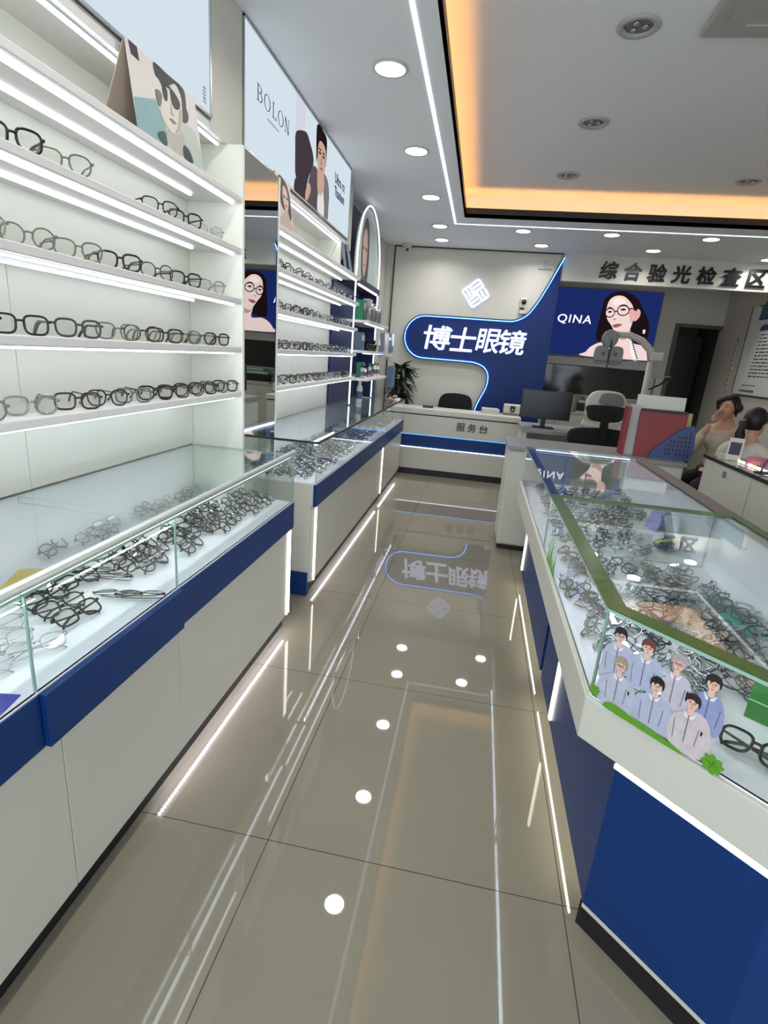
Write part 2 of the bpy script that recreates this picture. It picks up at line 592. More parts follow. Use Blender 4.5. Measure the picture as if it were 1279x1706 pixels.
wall_rack(-0.6, 2.58, 'tall white wall rack of lit shelves nearest the camera, left of the mirror', [(-0.6, 0.4), (0.4, 1.516), (1.516, 2.58)], [2.58], 2.46, 2.6)
wall_rack(3.05, 5.1, 'tall white wall rack of lit shelves beyond the mirror, under the lettered light box', [(3.05, 4.1), (4.1, 5.1)], [3.03, 4.62], 5.1, 4.78, 2.605)
mi = empty('wall_mirror', (XB, 2.613, 0), -0.0155, 'tall narrow mirror set between the two wall racks', 'mirror')
MB().box(0.0, 0.262, 0.0, 0.415, 0.0, 2.334).build('backing', M['kick'], mi)
MB().box(0.262, 0.268, 0.003, 0.412, 0.02, 2.332).build('mirror_glass', M['mirror'], mi)


def light_box(y0, y1, z0, z1, label):
    """local x runs along the wall (world y), local -y faces the aisle"""
    o = empty('light_box', (XH, y0, z0), PI / 2, label, 'light box')
    w, h = y1 - y0, z1 - z0
    MB().box(0, w, 0.002, 0.19, 0, h).build('housing', M['shelf'], o)
    fr = MB()
    fr.box(-0.008, 0.0, -0.012, 0.19, -0.008, h + 0.008)
    fr.box(w, w + 0.008, -0.012, 0.19, -0.008, h + 0.008)
    fr.box(-0.008, w + 0.008, -0.012, 0.19, h, h + 0.01)
    fr.box(-0.008, w + 0.008, -0.012, 0.19, -0.01, 0.0)
    fr.build('frame', M['steel'], o)
    MB().box(0, w, -0.006, 0.002, 0, h).build('face_panel', M['box_white'], o)
    return o


lb1 = light_box(-0.2, 2.412, 2.384, 2.886, 'long blank white light box over the near wall rack')
m = MB()
for k in range(5):
    m.box(2.555, 2.58, -0.0066, -0.006, 0.028 + k * 0.012, 0.034 + k * 0.012)
m.build('print', M['grey'], lb1)
KB = 1.0598                                   # print sizes were taken 7 cm nearer the aisle
y0, z0 = 2.743, 2.384
lb2 = light_box(y0, 4.79, z0, 2.886, 'lettered white light box with a man in a jacket over mirror and second rack')


def em(name, col, s=0.8):
    if name not in M:
        M[name] = emission(name, col, s)
    return M[name]


INK = em('light box ink', (26, 30, 36), 0.7)


def serif(ch, h, w):
    """outlines of one thin serif capital, origin lower left"""
    th, tn, sf = 0.11 * h, 0.035 * h, 0.22 * h
    b = MB()
    P = lambda pts: b.prism(pts, -0.0066, -0.0078, 'y')
    R = lambda x0, x1, z0, z1: P([(x0, z0), (x1, z0), (x1, z1), (x0, z1)])

    def ring(cx, cz, ro, rz, ri, ry, a0=0.0, a1=2 * PI, n=28):
        for k in range(n):
            a, c2 = a0 + (a1 - a0) * k / n, a0 + (a1 - a0) * (k + 1) / n
            P([(cx + ro * math.cos(a), cz + rz * math.sin(a)), (cx + ro * math.cos(c2), cz + rz * math.sin(c2)), (cx + ri * math.cos(c2), cz + ry * math.sin(c2)), (cx + ri * math.cos(a), cz + ry * math.sin(a))])
    if ch == 'O':
        ring(w / 2, h / 2, w / 2, h / 2 * 1.03, w / 2 - th * 0.9, h / 2 * 1.03 - tn)
    elif ch == 'L':
        R(w * .12, w * .12 + th, 0, h); R(0, w * .12 + sf, h - tn, h); R(0, w, 0, tn); R(w - tn * 1.4, w, 0, h * .25)
    elif ch == 'N':
        R(w * .1, w * .1 + tn * 1.3, 0, h); R(w * .88, w * .88 + tn * 1.3, 0, h)
        P([(w * .08, h), (w * .08 + th * 1.3, h), (w * .92, 0), (w * .92 - th * 1.3, 0)][::-1])
        R(-w * .04, w * .28, 0, tn); R(w * .74, w * 1.06, h - tn, h); R(-w * .04, w * .2, h - tn, h)
    elif ch == 'B':
        R(w * .12, w * .12 + th, 0, h); R(0, w * .55, h - tn, h); R(0, w * .55, 0, tn); R(w * .12, w * .55, h * .53, h * .53 + tn)
        ring(w * .5, h * .765, w * .38, h * .235, w * .38 - th * .9, h * .235 - tn, -PI / 2, PI / 2, 14)
        ring(w * .5, h * .283, w * .48, h * .283, w * .48 - th, h * .283 - tn, -PI / 2, PI / 2, 14)
    return b


xs = [(0.105, 'B', 0.062), (0.19, 'O', 0.075), (0.295, 'L', 0.05), (0.37, 'O', 0.075), (0.465, 'N', 0.064)]
for x, ch, w in xs:
    g = serif(ch, 0.066, w)
    g.v = [((p[0] + x + 2.625) * KB - y0, p[1], 1.5 + (p[2] + 2.567 - 1.5) * KB - z0) for p in g.v]
    g.build('letter_%s' % ch.lower(), INK, lb2)
m = MB()
for k in range(9):
    m.box(0.288 + k * 0.018, 0.300 + k * 0.018, -0.0068, -0.006, 0.210, 0.217)
m.build('small_print', em('light box small ink', (120, 130, 138), 0.7), lb2)
sh = lambda pts: [(a * KB - y0, max(1.5 + (b - 1.5) * KB - z0, 0.0)) for a, b in pts]
flat('tinted_background', em('box pink', (214, 214, 226), 0.8), sh([(3.255, 2.805), (3.42, 2.805), (3.42, 2.35), (3.255, 2.35)]), lb2, 0.0062, False)
flat('shadow_print', em('box dark', (70, 60, 66), 0.75), sh([(3.262, 2.618), (3.338, 2.658), (3.449, 2.684), (3.512, 2.657), (3.58, 2.613), (3.587, 2.558), (3.512, 2.48), (3.47, 2.404), (3.447, 2.335), (3.267, 2.335), (3.263, 2.387), (3.285, 2.41), (3.268, 2.436), (3.26, 2.537)]), lb2, 0.007)
flat('jacket', em('box jacket', (96, 84, 92), 0.75), sh([(3.575, 2.551), (3.675, 2.56), (3.697, 2.474), (3.703, 2.428), (3.705, 2.335), (3.457, 2.335), (3.500, 2.442)]), lb2, 0.0074)
flat('jacket', em('box jacket lapel', (128, 126, 124), 0.75), sh([(3.79, 2.575), (3.899, 2.573), (3.954, 2.506), (3.951, 2.415), (3.936, 2.335), (3.822, 2.335), (3.80, 2.458)]), lb2, 0.0074)
SKIN = em('box skin', (206, 172, 152), 0.75)
flat('neck', SKIN, sh([(3.68, 2.58), (3.812, 2.59), (3.818, 2.458), (3.703, 2.434)]), lb2, 0.0076)
flat('shirt', em('box shirt', (226, 226, 226), 0.8), sh([(3.703, 2.434), (3.761, 2.437), (3.816, 2.47), (3.848, 2.335), (3.71, 2.335)]), lb2, 0.008)
flat('hair', em('box hair', (34, 28, 30), 0.7), sh([(3.63, 2.767), (3.674, 2.807), (3.76, 2.805), (3.846, 2.79), (3.86, 2.71), (3.846, 2.63), (3.792, 2.66), (3.707, 2.66), (3.671, 2.64), (3.646, 2.6)]), lb2, 0.0082)
flat('face', SKIN, sh([(3.700, 2.728), (3.789, 2.735), (3.842, 2.706), (3.846, 2.644), (3.821, 2.593), (3.78, 2.551), (3.732, 2.550), (3.680, 2.585), (3.668, 2.665)]), lb2, 0.0086)
for ex in (3.71, 3.79):
    flat('eye', INK, sh(ell(ex, 2.666, 0.022, 0.007)), lb2, 0.0092)
    flat('brow', em('box hair', (34, 28, 30)), sh(ell(ex, 2.685, 0.028, 0.005)), lb2, 0.0092)
flat('mouth', em('box lips', (160, 96, 92), 0.7), sh(ell(3.752, 2.59, 0.026, 0.007)), lb2, 0.0092)
flat('nose', em('box nose', (176, 136, 116), 0.7), sh([(3.745, 2.66), (3.76, 2.62), (3.77, 2.615), (3.735, 2.612)]), lb2, 0.0092)
flat('hand', SKIN, sh([(3.452, 2.379), (3.480, 2.42), (3.517, 2.446), (3.551, 2.417), (3.507, 2.36), (3.457, 2.335)]), lb2, 0.009)
lettering('lettering', 'Ultra rx', em('light box grey ink', (92, 108, 126), 0.7), lb2, (4.09 * KB - y0, 4.36 * KB - y0, 1.5 + 1.112 * KB - z0, 1.5 + 1.172 * KB - z0), 0.0062, 0.001, 0.01)
lettering('lettering', 'Titanium', em('light box grey ink', (92, 108, 126), 0.7), lb2, (4.09 * KB - y0, 4.36 * KB - y0, 1.5 + 1.030 * KB - z0, 1.5 + 1.090 * KB - z0), 0.0062, 0.001, 0.01)


# ------------------------------------------------------------------ standing cards on the racks
def lean_card(loc, w, h, tilt, label, rz=PI / 2):
    """A-frame card: origin bottom left of the front leaf, local x along it, front faces -y"""
    o = empty('standing_card', loc, rz, label, 'display card')
    f = MB().box(0, w, 0, 0.003, 0, h)
    rot = Matrix.Rotation(-tilt, 4, 'X')
    f.xf(rot)
    front = f.build('front_leaf', M['cardp'], o)
    b = MB().box(0, w, -0.003, 0, -h, 0)
    b.xf(Matrix.Translation(rot @ Vector((0, 0.006, h))) @ Matrix.Rotation(tilt + 0.25, 4, 'X'))
    b.build('back_leaf', M['cardb'], o)
    return o, rot


def leaf_print(name, col, pts, front, rot, depth, smooth=True):
    p = catmull(pts, 4) if smooth else pts
    if col not in M:
        M[col] = principled('card print %d %d %d' % col, col, 0.5, noise=0.12, nscale=60)
    return MB().prism(p, -depth, -depth - 0.0005, 'y').xf(rot).build(name, M[col], front)


M['cardp'] = principled('printed card', (206, 198, 194), 0.5, noise=0.04)
M['cardb'] = principled('card back', (190, 172, 158), 0.6, noise=0.06)
cy, cz = 1.826, 2.1285
cd, rot = lean_card((-1.182, cy, cz), 0.426, 0.252, 0.13, 'tall printed card of a man in dark sunglasses standing on the near rack top')


def cp(pts):
    out = []
    for a, b in pts:
        t = (b - 2.143) / 0.235
        s = (1.182 + 0.032 * t) / 1.2
        out.append((a * s - cy, min(max(((1.5 + (b - 1.5) * s) - cz) / math.cos(0.13), 0.002), 0.251)))
    return out


leaf_print('logo', (40, 32, 44), cp([(1.821, 2.372), (1.867, 2.373), (1.878, 2.334), (1.834, 2.335)]), cd, rot, 0.0, False)
leaf_print('sea', (128, 160, 164), cp([(1.837, 2.222), (1.90, 2.243), (1.957, 2.262), (1.99, 2.235), (2.026, 2.19), (2.06, 2.142), (1.848, 2.142)]), cd, rot, 0.0, False)
leaf_print('shirt', (176, 188, 178), cp([(2.11, 2.25), (2.18, 2.262), (2.235, 2.247), (2.268, 2.142), (2.02, 2.142), (2.05, 2.2)]), cd, rot, 0.0002)
leaf_print('neck', (176, 168, 158), cp([(2.026, 2.19), (2.07, 2.23), (2.11, 2.225), (2.142, 2.215), (2.132, 2.15), (2.06, 2.146)]), cd, rot, 0.0006)
leaf_print('hair', (44, 46, 46), cp([(1.957, 2.373), (2.039, 2.376), (2.139, 2.374), (2.160, 2.335), (2.162, 2.314), (2.176, 2.294), (2.166, 2.269), (2.132, 2.263), (2.105, 2.30), (2.05, 2.30), (2.018, 2.310), (1.985, 2.331), (1.965, 2.335)]), cd, rot, 0.0008)
leaf_print('face', (206, 198, 188), cp([(2.018, 2.329), (2.044, 2.335), (2.087, 2.358), (2.123, 2.338), (2.130, 2.301), (2.131, 2.262), (2.112, 2.219), (2.076, 2.198), (2.039, 2.2), (2.004, 2.216), (1.986, 2.242), (2.000, 2.287)]), cd, rot, 0.0014)
leaf_print('ear', (112, 100, 96), cp([(1.961, 2.292), (1.987, 2.297), (1.998, 2.285), (1.99, 2.256), (1.972, 2.255), (1.965, 2.272)]), cd, rot, 0.002)
leaf_print('sunglasses', (30, 34, 32), cp([(2.051, 2.331), (2.085, 2.328), (2.115, 2.311), (2.108, 2.29), (2.081, 2.28), (2.058, 2.294)]), cd, rot, 0.002)
leaf_print('sunglasses', (30, 34, 32), cp([(2.014, 2.334), (2.056, 2.336), (2.057, 2.328), (2.014, 2.324)]), cd, rot, 0.002, False)
leaf_print('nose_print', (166, 152, 142), cp([(2.055, 2.292), (2.066, 2.262), (2.080, 2.256), (2.060, 2.252), (2.050, 2.262)]), cd, rot, 0.002)
leaf_print('mouth', (142, 104, 100), cp([(2.040, 2.236), (2.062, 2.242), (2.088, 2.236), (2.064, 2.229)]), cd, rot, 0.002)
leaf_print('sunglasses', (30, 34, 32), cp([(2.003, 2.318), (2.020, 2.326), (2.034, 2.312), (2.030, 2.285), (2.012, 2.284)]), cd, rot, 0.002)
leaf_print('jaw_tone', (170, 158, 150), cp([(2.112, 2.30), (2.128, 2.27), (2.110, 2.222), (2.076, 2.201), (2.098, 2.235)]), cd, rot, 0.0019)
leaf_print('hair', (44, 46, 46), cp([(2.10, 2.372), (2.150, 2.36), (2.157, 2.314), (2.174, 2.294), (2.160, 2.269), (2.136, 2.263), (2.130, 2.315), (2.120, 2.35)]), cd, rot, 0.002)
leaf_print('necktie', (36, 40, 50), cp([(2.134, 2.184), (2.175, 2.179), (2.201, 2.146), (2.138, 2.144)]), cd, rot, 0.002)
leaf_print('chain', (52, 66, 60), cp([(1.965, 2.166), (2.008, 2.183), (2.023, 2.148), (1.987, 2.146)]), cd, rot, 0.002)
# second card (woman), on the far rack beside the mirror
cd2, rot2 = lean_card((-1.185, 3.09, 2.1285), 0.24, 0.26, 0.12, 'pale printed card of a dark haired woman on the second rack top beside the mirror')
leaf_print('hair', (52, 44, 42), [(0.05, 0.25), (0.13, 0.255), (0.2, 0.22), (0.225, 0.12), (0.21, 0.06), (0.15, 0.09), (0.08, 0.1), (0.04, 0.16)], cd2, rot2, 0.0)
leaf_print('neck', (196, 170, 158), [(0.03, 0.004), (0.06, 0.06), (0.11, 0.08), (0.14, 0.11), (0.17, 0.09), (0.2, 0.05), (0.22, 0.004)], cd2, rot2, 0.0006)
leaf_print('face', (210, 184, 172), [(0.10, 0.2), (0.13, 0.22), (0.17, 0.2), (0.185, 0.15), (0.17, 0.11), (0.14, 0.09), (0.11, 0.11), (0.095, 0.15)], cd2, rot2, 0.0012)
leaf_print('eyes', (40, 34, 36), [(0.105, 0.166), (0.13, 0.17), (0.128, 0.158), (0.11, 0.156)], cd2, rot2, 0.0018)
leaf_print('eyes', (40, 34, 36), [(0.15, 0.166), (0.175, 0.17), (0.173, 0.158), (0.155, 0.156)], cd2, rot2, 0.0018)
leaf_print('lips', (150, 72, 74), ell(0.14, 0.12, 0.016, 0.006), cd2, rot2, 0.0018)
# two plain blue-grey cards at the end of the far rack top
M['cardg'] = M['cardp']
M['cardp'] = principled('slate card', (104, 122, 140), 0.5, noise=0.06)
lean_card((-1.2, 4.62, 2.1285), 0.10, 0.24, 0.2, 'blue grey folded card on the far end of the second rack top')
lean_card((-1.2, 4.80, 2.1285), 0.10, 0.23, 0.2, 'blue grey folded card closest to the arched display')

# ------------------------------------------------------------------ glass counters on the left
M['rail'] = principled('pale anodised rail', (222, 230, 224), 0.3, 0.45, noise=0.05)
ZT, ZG = 0.722, 0.968        # tray surface, top of the glass


def pane(parent, x0, x1, y0, y1, z0, z1, name='glass_pane'):
    """a clear sheet with a green cut edge; the thinnest dimension is the sheet thickness"""
    b = MB().box(x0, x1, y0, y1, z0, z1)
    d = (x1 - x0, y1 - y0, z1 - z0)
    k = d.index(min(d))
    big = {0: (3, 5), 1: (2, 4), 2: (0, 1)}[k]
    b.mi = [0 if i in big else 1 for i in range(6)]
    return b.build(name, [M['glass'], M['glass_edge']], parent)


def counter(y0, y1, label, seams, splits, rail, xf=-0.87):
    o = empty('glass_display_counter', (0, 0, 0), 0, label, 'display counter')
    xb = XB + 0.0
    MB().box(xb, xf - 0.03, y0 + 0.0, y1, 0.085, 0.575).box(xb, xf - 0.02, y0, y1, 0.575, ZT - 0.004).build('carcass', M['white'], o)
    MB().box(xb, xf - 0.045, y0 + 0.005, y1 - 0.02, 0.0, 0.085).build('kickboard', M['kick'], o)
    MB().box(xb, xf - 0.004, y0, y1 - 0.006, ZT - 0.004, ZT).build('tray', M['tray'], o)
    for a, b in zip(seams[:-1], seams[1:]):
        MB().box(xf - 0.03, xf - 0.012, a + 0.0015, b - 0.0015, 0.088, 0.572).build('door', M['white'], o, bevel=0.0015)
    MB().box(xf - 0.03, xf - 0.006, y0, y1, 0.572, 0.582).build('pull_rail', M['lgrey'], o)
    for i, (a, b) in enumerate(zip(splits[:-1], splits[1:])):
        MB().box(xf - 0.02, xf + (0.014 if i == 2 and rail else 0.0), a + 0.001, b - 0.001, 0.580, 0.718).build('fascia', M['blue'], o, bevel=0.002)
    for a, b in zip(splits[:-1], splits[1:]):
        pane(o, xf - 0.012, xf - 0.006, a + 0.002, b - 0.002, ZT, ZG - 0.008)
    pane(o, xb, xf - 0.012, y1 - 0.012, y1 - 0.006, ZT, ZG - 0.008)
    pane(o, xb, xf + 0.0, y0, y1, ZG - 0.008, ZG, 'glass_top')
    if rail:
        MB().tube([(xf - 0.008, y0, ZG + 0.011), (xf - 0.008, y1, ZG + 0.011)], 0.0125, 12).build('front_rail', M['rail'], o, smooth=True)
    else:
        MB().box(xf - 0.008, xf + 0.002, y0, y1, ZG - 0.006, ZG + 0.006).box(xb, xf, y0 - 0.004, y0 + 0.006, ZG - 0.006, ZG + 0.006).build('front_rail', M['kick'], o)
    MB().box(xf - 0.03, xf - 0.018, y0 + 0.02, y1 - 0.02, ZG - 0.019, ZG - 0.0085).build('light_strip', M['case_strip'] if rail else M['case_strip_far'], o)
    MB().box(xb, xb + 0.004, y0, y1 - 0.01, ZT, ZG - 0.01).build('inner_back_panel', M['tray'], o)
    return o


c1 = counter(-0.6, 2.56, 'near left glass showcase counter with blue fascia and white doors', [-0.6, -0.1, 0.41, 0.931, 1.453, 1.953, 2.52], [-0.6, 0.31, 0.872, 1.448, 2.56], True)
for yy in (0.872, 1.448):
    pane(c1, XB + 0.01, -0.884, yy - 0.003, yy + 0.003, ZG - 0.03, ZG - 0.009, 'glass_brace')
MB().box(XB + 0.004, XB + 0.06, 0.86, 0.884, ZT, ZG - 0.01).build('inner_post', M['white'], c1)
for a in (2.512, 2.538):
    MB().box(-0.884, -0.877, a - 0.004, a + 0.004, 0.09, 0.568).build('light_bar', M['warm_strip'], c1)
m = MB()
k = 1.32
while k < 2.52:
    m.box(-0.905, -0.897, k, k + 0.006, 0.077, 0.085)
    k += 0.0155
tag(m.build('plinth_light', M['plinth_led'], c1), kind='stuff')
c2 = counter(2.955, 6.64, 'far left glass showcase counter packed with eyeglasses, ending at the service desk', [2.965, 3.9, 4.7, 5.3, 6.0, 6.63], [2.955, 5.45, 6.1, 6.64], False)
for yy in (4.3, 5.45):
    pane(c2, XB + 0.01, -0.884, yy - 0.003, yy + 0.003, ZT, ZG - 0.009, 'glass_divider')
pane(c2, XB, -0.882, 2.957, 2.963, ZT, ZG - 0.009)
for a in (3.0, 5.31):
    MB().box(-0.886, -0.876, a - 0.007, a + 0.007, 0.09, 0.568).build('light_bar', M['warm_strip'], c2)
MB().box(XB, -0.905, 2.935, 2.985, 0.0, 0.152).build('blue_toe_piece', M['blue'], c2, bevel=0.002)
m = MB()
m.box(-0.906, -0.898, 3.05, 5.2, 0.077, 0.085)
m.box(-0.906, -0.898, 5.4, 6.5, 0.077, 0.085)
m.build('plinth_light', M['far_led'], c2)

# ------------------------------------------------------------------ shop sign on the far wall (faces -y)
def arc(cx, cz, r, a0, a1, n=14):
    return [(cx + r * math.cos(math.radians(a0 + (a1 - a0) * k / n)), cz + r * math.sin(math.radians(a0 + (a1 - a0) * k / n))) for k in range(n + 1)]


sg = empty('wall_sign', (0, 7.85, 0), 0, 'large dark blue curved wall sign with glowing white shop lettering', 'sign')
edge = catmull([(0.872, 2.87), (0.80, 2.70), (0.70, 2.47), (0.60, 2.27), (0.50, 2.13), (0.36, 2.055), (0.2, 2.045)], 6, False)
edge += [(-0.3, 2.046)] + arc(-0.83, 1.745, 0.30, 90, 270, 20)
edge += catmull([(-0.5, 1.444), (-0.2, 1.442), (-0.09, 1.432), (0.02, 1.39), (0.078, 1.31), (0.088, 1.22), (0.07, 1.12), (0.02, 1.0), (-0.03, 0.86), (-0.05, 0.7), (-0.05, 0.0)], 6, False)
MB().prism(edge + [(0.872, 0.0)], -0.001, -0.03, 'y').build('sign_panel', M['cblue'], sg)
def inward(path, d):
    out = []
    for i, p in enumerate(path):
        a, b = Vector(path[max(i - 1, 0)]), Vector(path[min(i + 1, len(path) - 1)])
        t = (b - a).normalized()
        out.append((p[0] - t.y * d, p[1] + t.x * d))
    return out


lip = edge[:-1] + [(-0.05, 0.72)]
inn = inward(lip, 0.007)
b = MB()
for i in range(len(lip) - 1):
    b.prism([lip[i], lip[i + 1], inn[i + 1], inn[i]], -0.064, -0.029, 'y')
b.build('panel_rim', M['cblue'], sg)
MB().tube([(a, -0.052, b) for a, b in inward(lip[1:-1], 0.021)], 0.006, 8).build('edge_light', M['neon'], sg, smooth=True)
cw = [(-0.865, -0.45), (-0.485, -0.105), (-0.115, 0.225), (0.175, 0.565)]
for ch, (a, b), z in zip('博士眼镜', cw, (0, 0.0, 0.006, 0.01)):
    lettering('sign_character', ch, M['sign_letter'], sg, (a + 0.02, b - 0.02, 1.595 + z, 1.905 + z), 0.034, 0.018, 0.017, 0.12)
lg = empty('logo_sign', (-0.198, 7.85, 2.352), 0, 'glowing white diamond logo of four interlocked comb shapes above the lettering', 'sign')
L = 0.148                                     # half size of the square before it is turned
rotl = Matrix.Rotation(math.radians(-38), 4, 'Y')
for q in range(4):
    b = MB()
    u = L / 6.2
    # comb with three teeth in the unit cell [0.25u..6u]^2; corner rounded
    def R(x0, x1, z0, z1):
        b.box(x0, x1, -0.03, -0.012, z0, z1)
    o0, e0 = 0.12 * u, 6.0 * u
    wd = 1.12 * u
    b.prism([(e0, o0 + 0.2 * u), (e0, e0 - 1.4 * u), (e0 - 0.4 * u, e0 - 0.4 * u), (e0 - 1.4 * u, e0), (e0 - wd, e0), (e0 - wd, o0 + 0.2 * u)][::-1], -0.03, -0.012, 'y')
    R(o0 + 0.1 * u, e0 - wd + 0.001, e0 - wd, e0)
    R(o0 + 0.1 * u, e0 - wd + 0.001, 2.55 * u, 2.55 * u + wd)
    R(-o0 - 0.6 * u, e0 - wd + 0.001, 0.35 * u, 0.35 * u + wd)
    b.xf(rotl @ Matrix.Rotation(-q * PI / 2, 4, 'Y'))
    b.build('comb_shape', M['sign_letter'], lg)
va = empty('wall_lettering', (0, 7.85, 0), 0, 'row of seven bold black characters on the white beam right of the sign', 'sign')
for i, ch in enumerate('综合验光检查区'):
    a = 1.36 + i * 0.2935
    lettering('character', ch, M['black'], va, (a, a + 0.205, 2.63 - i * 0.0012, 2.83 - i * 0.0012), 0.0, 0.02, 0.032, 0.08)
pc = empty('wall_camera', (0.452, 7.85, 2.272), 0, 'tiny white camera with black eye on the far wall beside the sign curve', 'security camera')
MB().box(-0.045, 0.045, -0.04, 0, -0.14, 0.06).build('housing', M['white'], pc, bevel=0.008)
MB().ball((0, -0.045, 0.01), 0.033).build('camera_lens', M['black'], pc, smooth=True)
MB().box(-0.045, 0.015, -0.046, -0.04, -0.085, -0.06).build('sensor_window', M['black'], pc)
bk = empty('wall_bracket', (0.66, 7.85, 2.70), 0, 'small pale bracket on the far wall just left of the sign tip', 'bracket')
MB().box(-0.09, 0.09, -0.02, 0, 0.0, 0.012).box(-0.015, 0.015, -0.03, 0, 0.0, 0.10).build('plate', M['lgrey'], bk)

# ------------------------------------------------------------------ service desk
ds = empty('service_desk', (0, 6.8, 0), 0, 'white service desk with dark lettering and a glowing blue band across its front', 'reception desk')
b = MB()
b.box(-1.13, 0.545, 0.0, 0.45, 0.53, 0.775)
b.box(-1.13, 0.475, 0.0, 0.45, 0.085, 0.36)
b.box(-1.13, -0.92, 0.0, 0.45, 0.36, 0.53)
b.box(-0.92, 0.475, 0.03, 0.45, 0.36, 0.53)
b.box(0.425, 0.545, 0.0, 0.45, 0.0, 0.53)
b.build('carcass', M['white'], ds)
MB().box(-1.12, 0.54, 0.012, 0.45, 0.775, 0.79).build('shadow_gap', M['kick'], ds)
MB().box(-1.13, 0.56, -0.004, 0.455, 0.79, 0.852).build('worktop', M['white'], ds, bevel=0.004)
MB().box(-0.92, 0.42, 0.012, 0.03, 0.362, 0.528).build('blue_band', M['blue'], ds)
MB().box(-0.915, 0.415, 0.002, 0.012, 0.521, 0.530).build('band_light', M['band_led'], ds)
MB().box(-1.13, 0.48, -0.006, 0.004, 0.358, 0.368).build('light_strip', M['desk_led'], ds)
MB().box(-1.0, 0.425, 0.03, 0.43, 0.0, 0.085).build('kickboard', M['kick'], ds)
for ch, a in zip('服务台', (-0.215, -0.075, 0.07)):
    lettering('desk_character', ch, M['black'], ds, (a, a + 0.105, 0.622, 0.722), 0.0005, 0.006, 0.012)
MW, ML = M['white'], M['lgrey']
pr = empty('receipt_printer', (0.455, 7.12, 0.852), 0, 'white boxy printer with a dark shield mark at the right end of the service desk', 'printer')
MB().box(-0.11, 0.11, -0.08, 0.08, 0.022, 0.135).build('housing', M['white'], pr, bevel=0.015)
MB().box(-0.112, 0.112, -0.083, 0.08, 0.0, 0.022).build('base', M['grey'], pr, bevel=0.003)
MB().prism([(-0.032, 0.118), (0.032, 0.118), (0.032, 0.07), (0.02, 0.045), (0, 0.034), (-0.02, 0.045), (-0.032, 0.07)], -0.0855, -0.0795, 'y').build('shield_mark', M['black'], pr)
MB().prism(ell(0, 0.072, 0.012, 0.012, 14), -0.0865, -0.0855, 'y').build('ring_mark', M['lgrey'], pr)
pa = empty('paper_stack', (0.18, 7.1, 0.852), 0.06, 'low stack of white paper on the service desk left of the boxy printer', 'paper')
b = MB()
for k in range(7):
    b.box(-0.105 + 0.003 * (k % 2), 0.105 + 0.003 * (k % 3), -0.14, 0.14 - 0.002 * (k % 2), k * 0.0085, k * 0.0085 + 0.0075)
b.build('sheets', M['white'], pa)
cm = empty('card_reader', (-0.62, 7.05, 0.852), 0.1, 'small flat black box on the service desk left of the chair', 'card reader')
MB().box(-0.07, 0.07, -0.04, 0.04, 0, 0.03).build('body', M['black'], cm, bevel=0.005)
MB().box(-0.05, 0.05, -0.034, 0.02, 0.03, 0.032).build('keypad', M['grey'], cm)
cp2 = empty('paper_cup', (-1.02, 7.08, 0.852), 0, 'small pale cup at the left end of the service desk beside the plant', 'cup')
MB().lathe([(0.022, 0), (0.03, 0.07), (0.032, 0.072), (0.029, 0.07), (0.021, 0.004)], seg=18).build('body', M['white'], cp2, smooth=True)


def office_chair(loc, rz, label, sz=0.47, back_top=1.0):
    o = empty('office_chair', loc, rz, label, 'chair')
    MB().box(-0.24, 0.24, -0.22, 0.24, sz - 0.07, sz).build('seat', M['blackcloth'], o, bevel=0.03)
    pts = catmull([(-0.20, sz + 0.16), (0.20, sz + 0.16), (0.24, back_top - 0.18), (0.17, back_top), (-0.17, back_top), (-0.24, back_top - 0.18)], 5)
    MB().prism(pts, 0.22, 0.26, 'y').build('backrest', M['blackcloth'], o, bevel=0.01)
    MB().box(-0.035, 0.035, 0.26, 0.285, sz - 0.05, back_top - 0.05).build('back_support', M['lgrey'], o, bevel=0.005)
    MB().tube([(0, 0, 0.09), (0, 0, sz - 0.06)], 0.03, 12).build('gas_column', M['chrome'], o)
    for k in range(5):
        a = 2 * PI * k / 5
        lg_ = MB().tube([(0, 0, 0.10), (0.21 * math.cos(a), 0.21 * math.sin(a), 0.065)], [0.028, 0.018], 8).build('leg', M['black'], o)
        MB().ball((0.21 * math.cos(a), 0.21 * math.sin(a), 0.03), 0.03, 12, 8).build('caster', M['black'], lg_)
    for s in (-1, 1):
        MB().tube([(s * 0.25, 0.1, sz - 0.03), (s * 0.29, 0.1, sz + 0.2), (s * 0.29, -0.14, sz + 0.2)], 0.018, 8).build('arm', M['black'], o, smooth=True)
    return o


office_chair((-0.30, 7.52, 0), 0, 'black backed office chair behind the white service desk')
# ------------------------------------------------------------------ tall leafy plant in the corner
pl = empty('potted_plant', (-1.10, 7.62, 0), 0, 'tall dark green leafy potted plant in the corner left of the sign', 'plant')
MB().lathe([(0.11, 0), (0.15, 0.30), (0.16, 0.32), (0.145, 0.32), (0.13, 0.29)], seg=24).build('pot', principled('plant pot', (70, 66, 62), 0.5, noise=0.1), pl, smooth=True)
MB().lathe([(0.001, 0.29), (0.13, 0.29)], seg=20).build('soil', principled('soil', (50, 38, 28), 0.9, noise=0.4), pl)
M['leaf'] = principled('glossy leaf', (34, 52, 32), 0.4, noise=0.45, nscale=12)
st = MB()
lf = MB()
rnd = random.Random(3)
for k in range(4):
    a = k * 1.7
    st.tube([(0.03 * math.cos(a), 0.03 * math.sin(a), 0.28), (0.05 * math.cos(a), 0.04 * math.sin(a), 0.85), (0.08 * math.cos(a), 0.06 * math.sin(a), 1.28)], [0.014, 0.011, 0.008], 8)
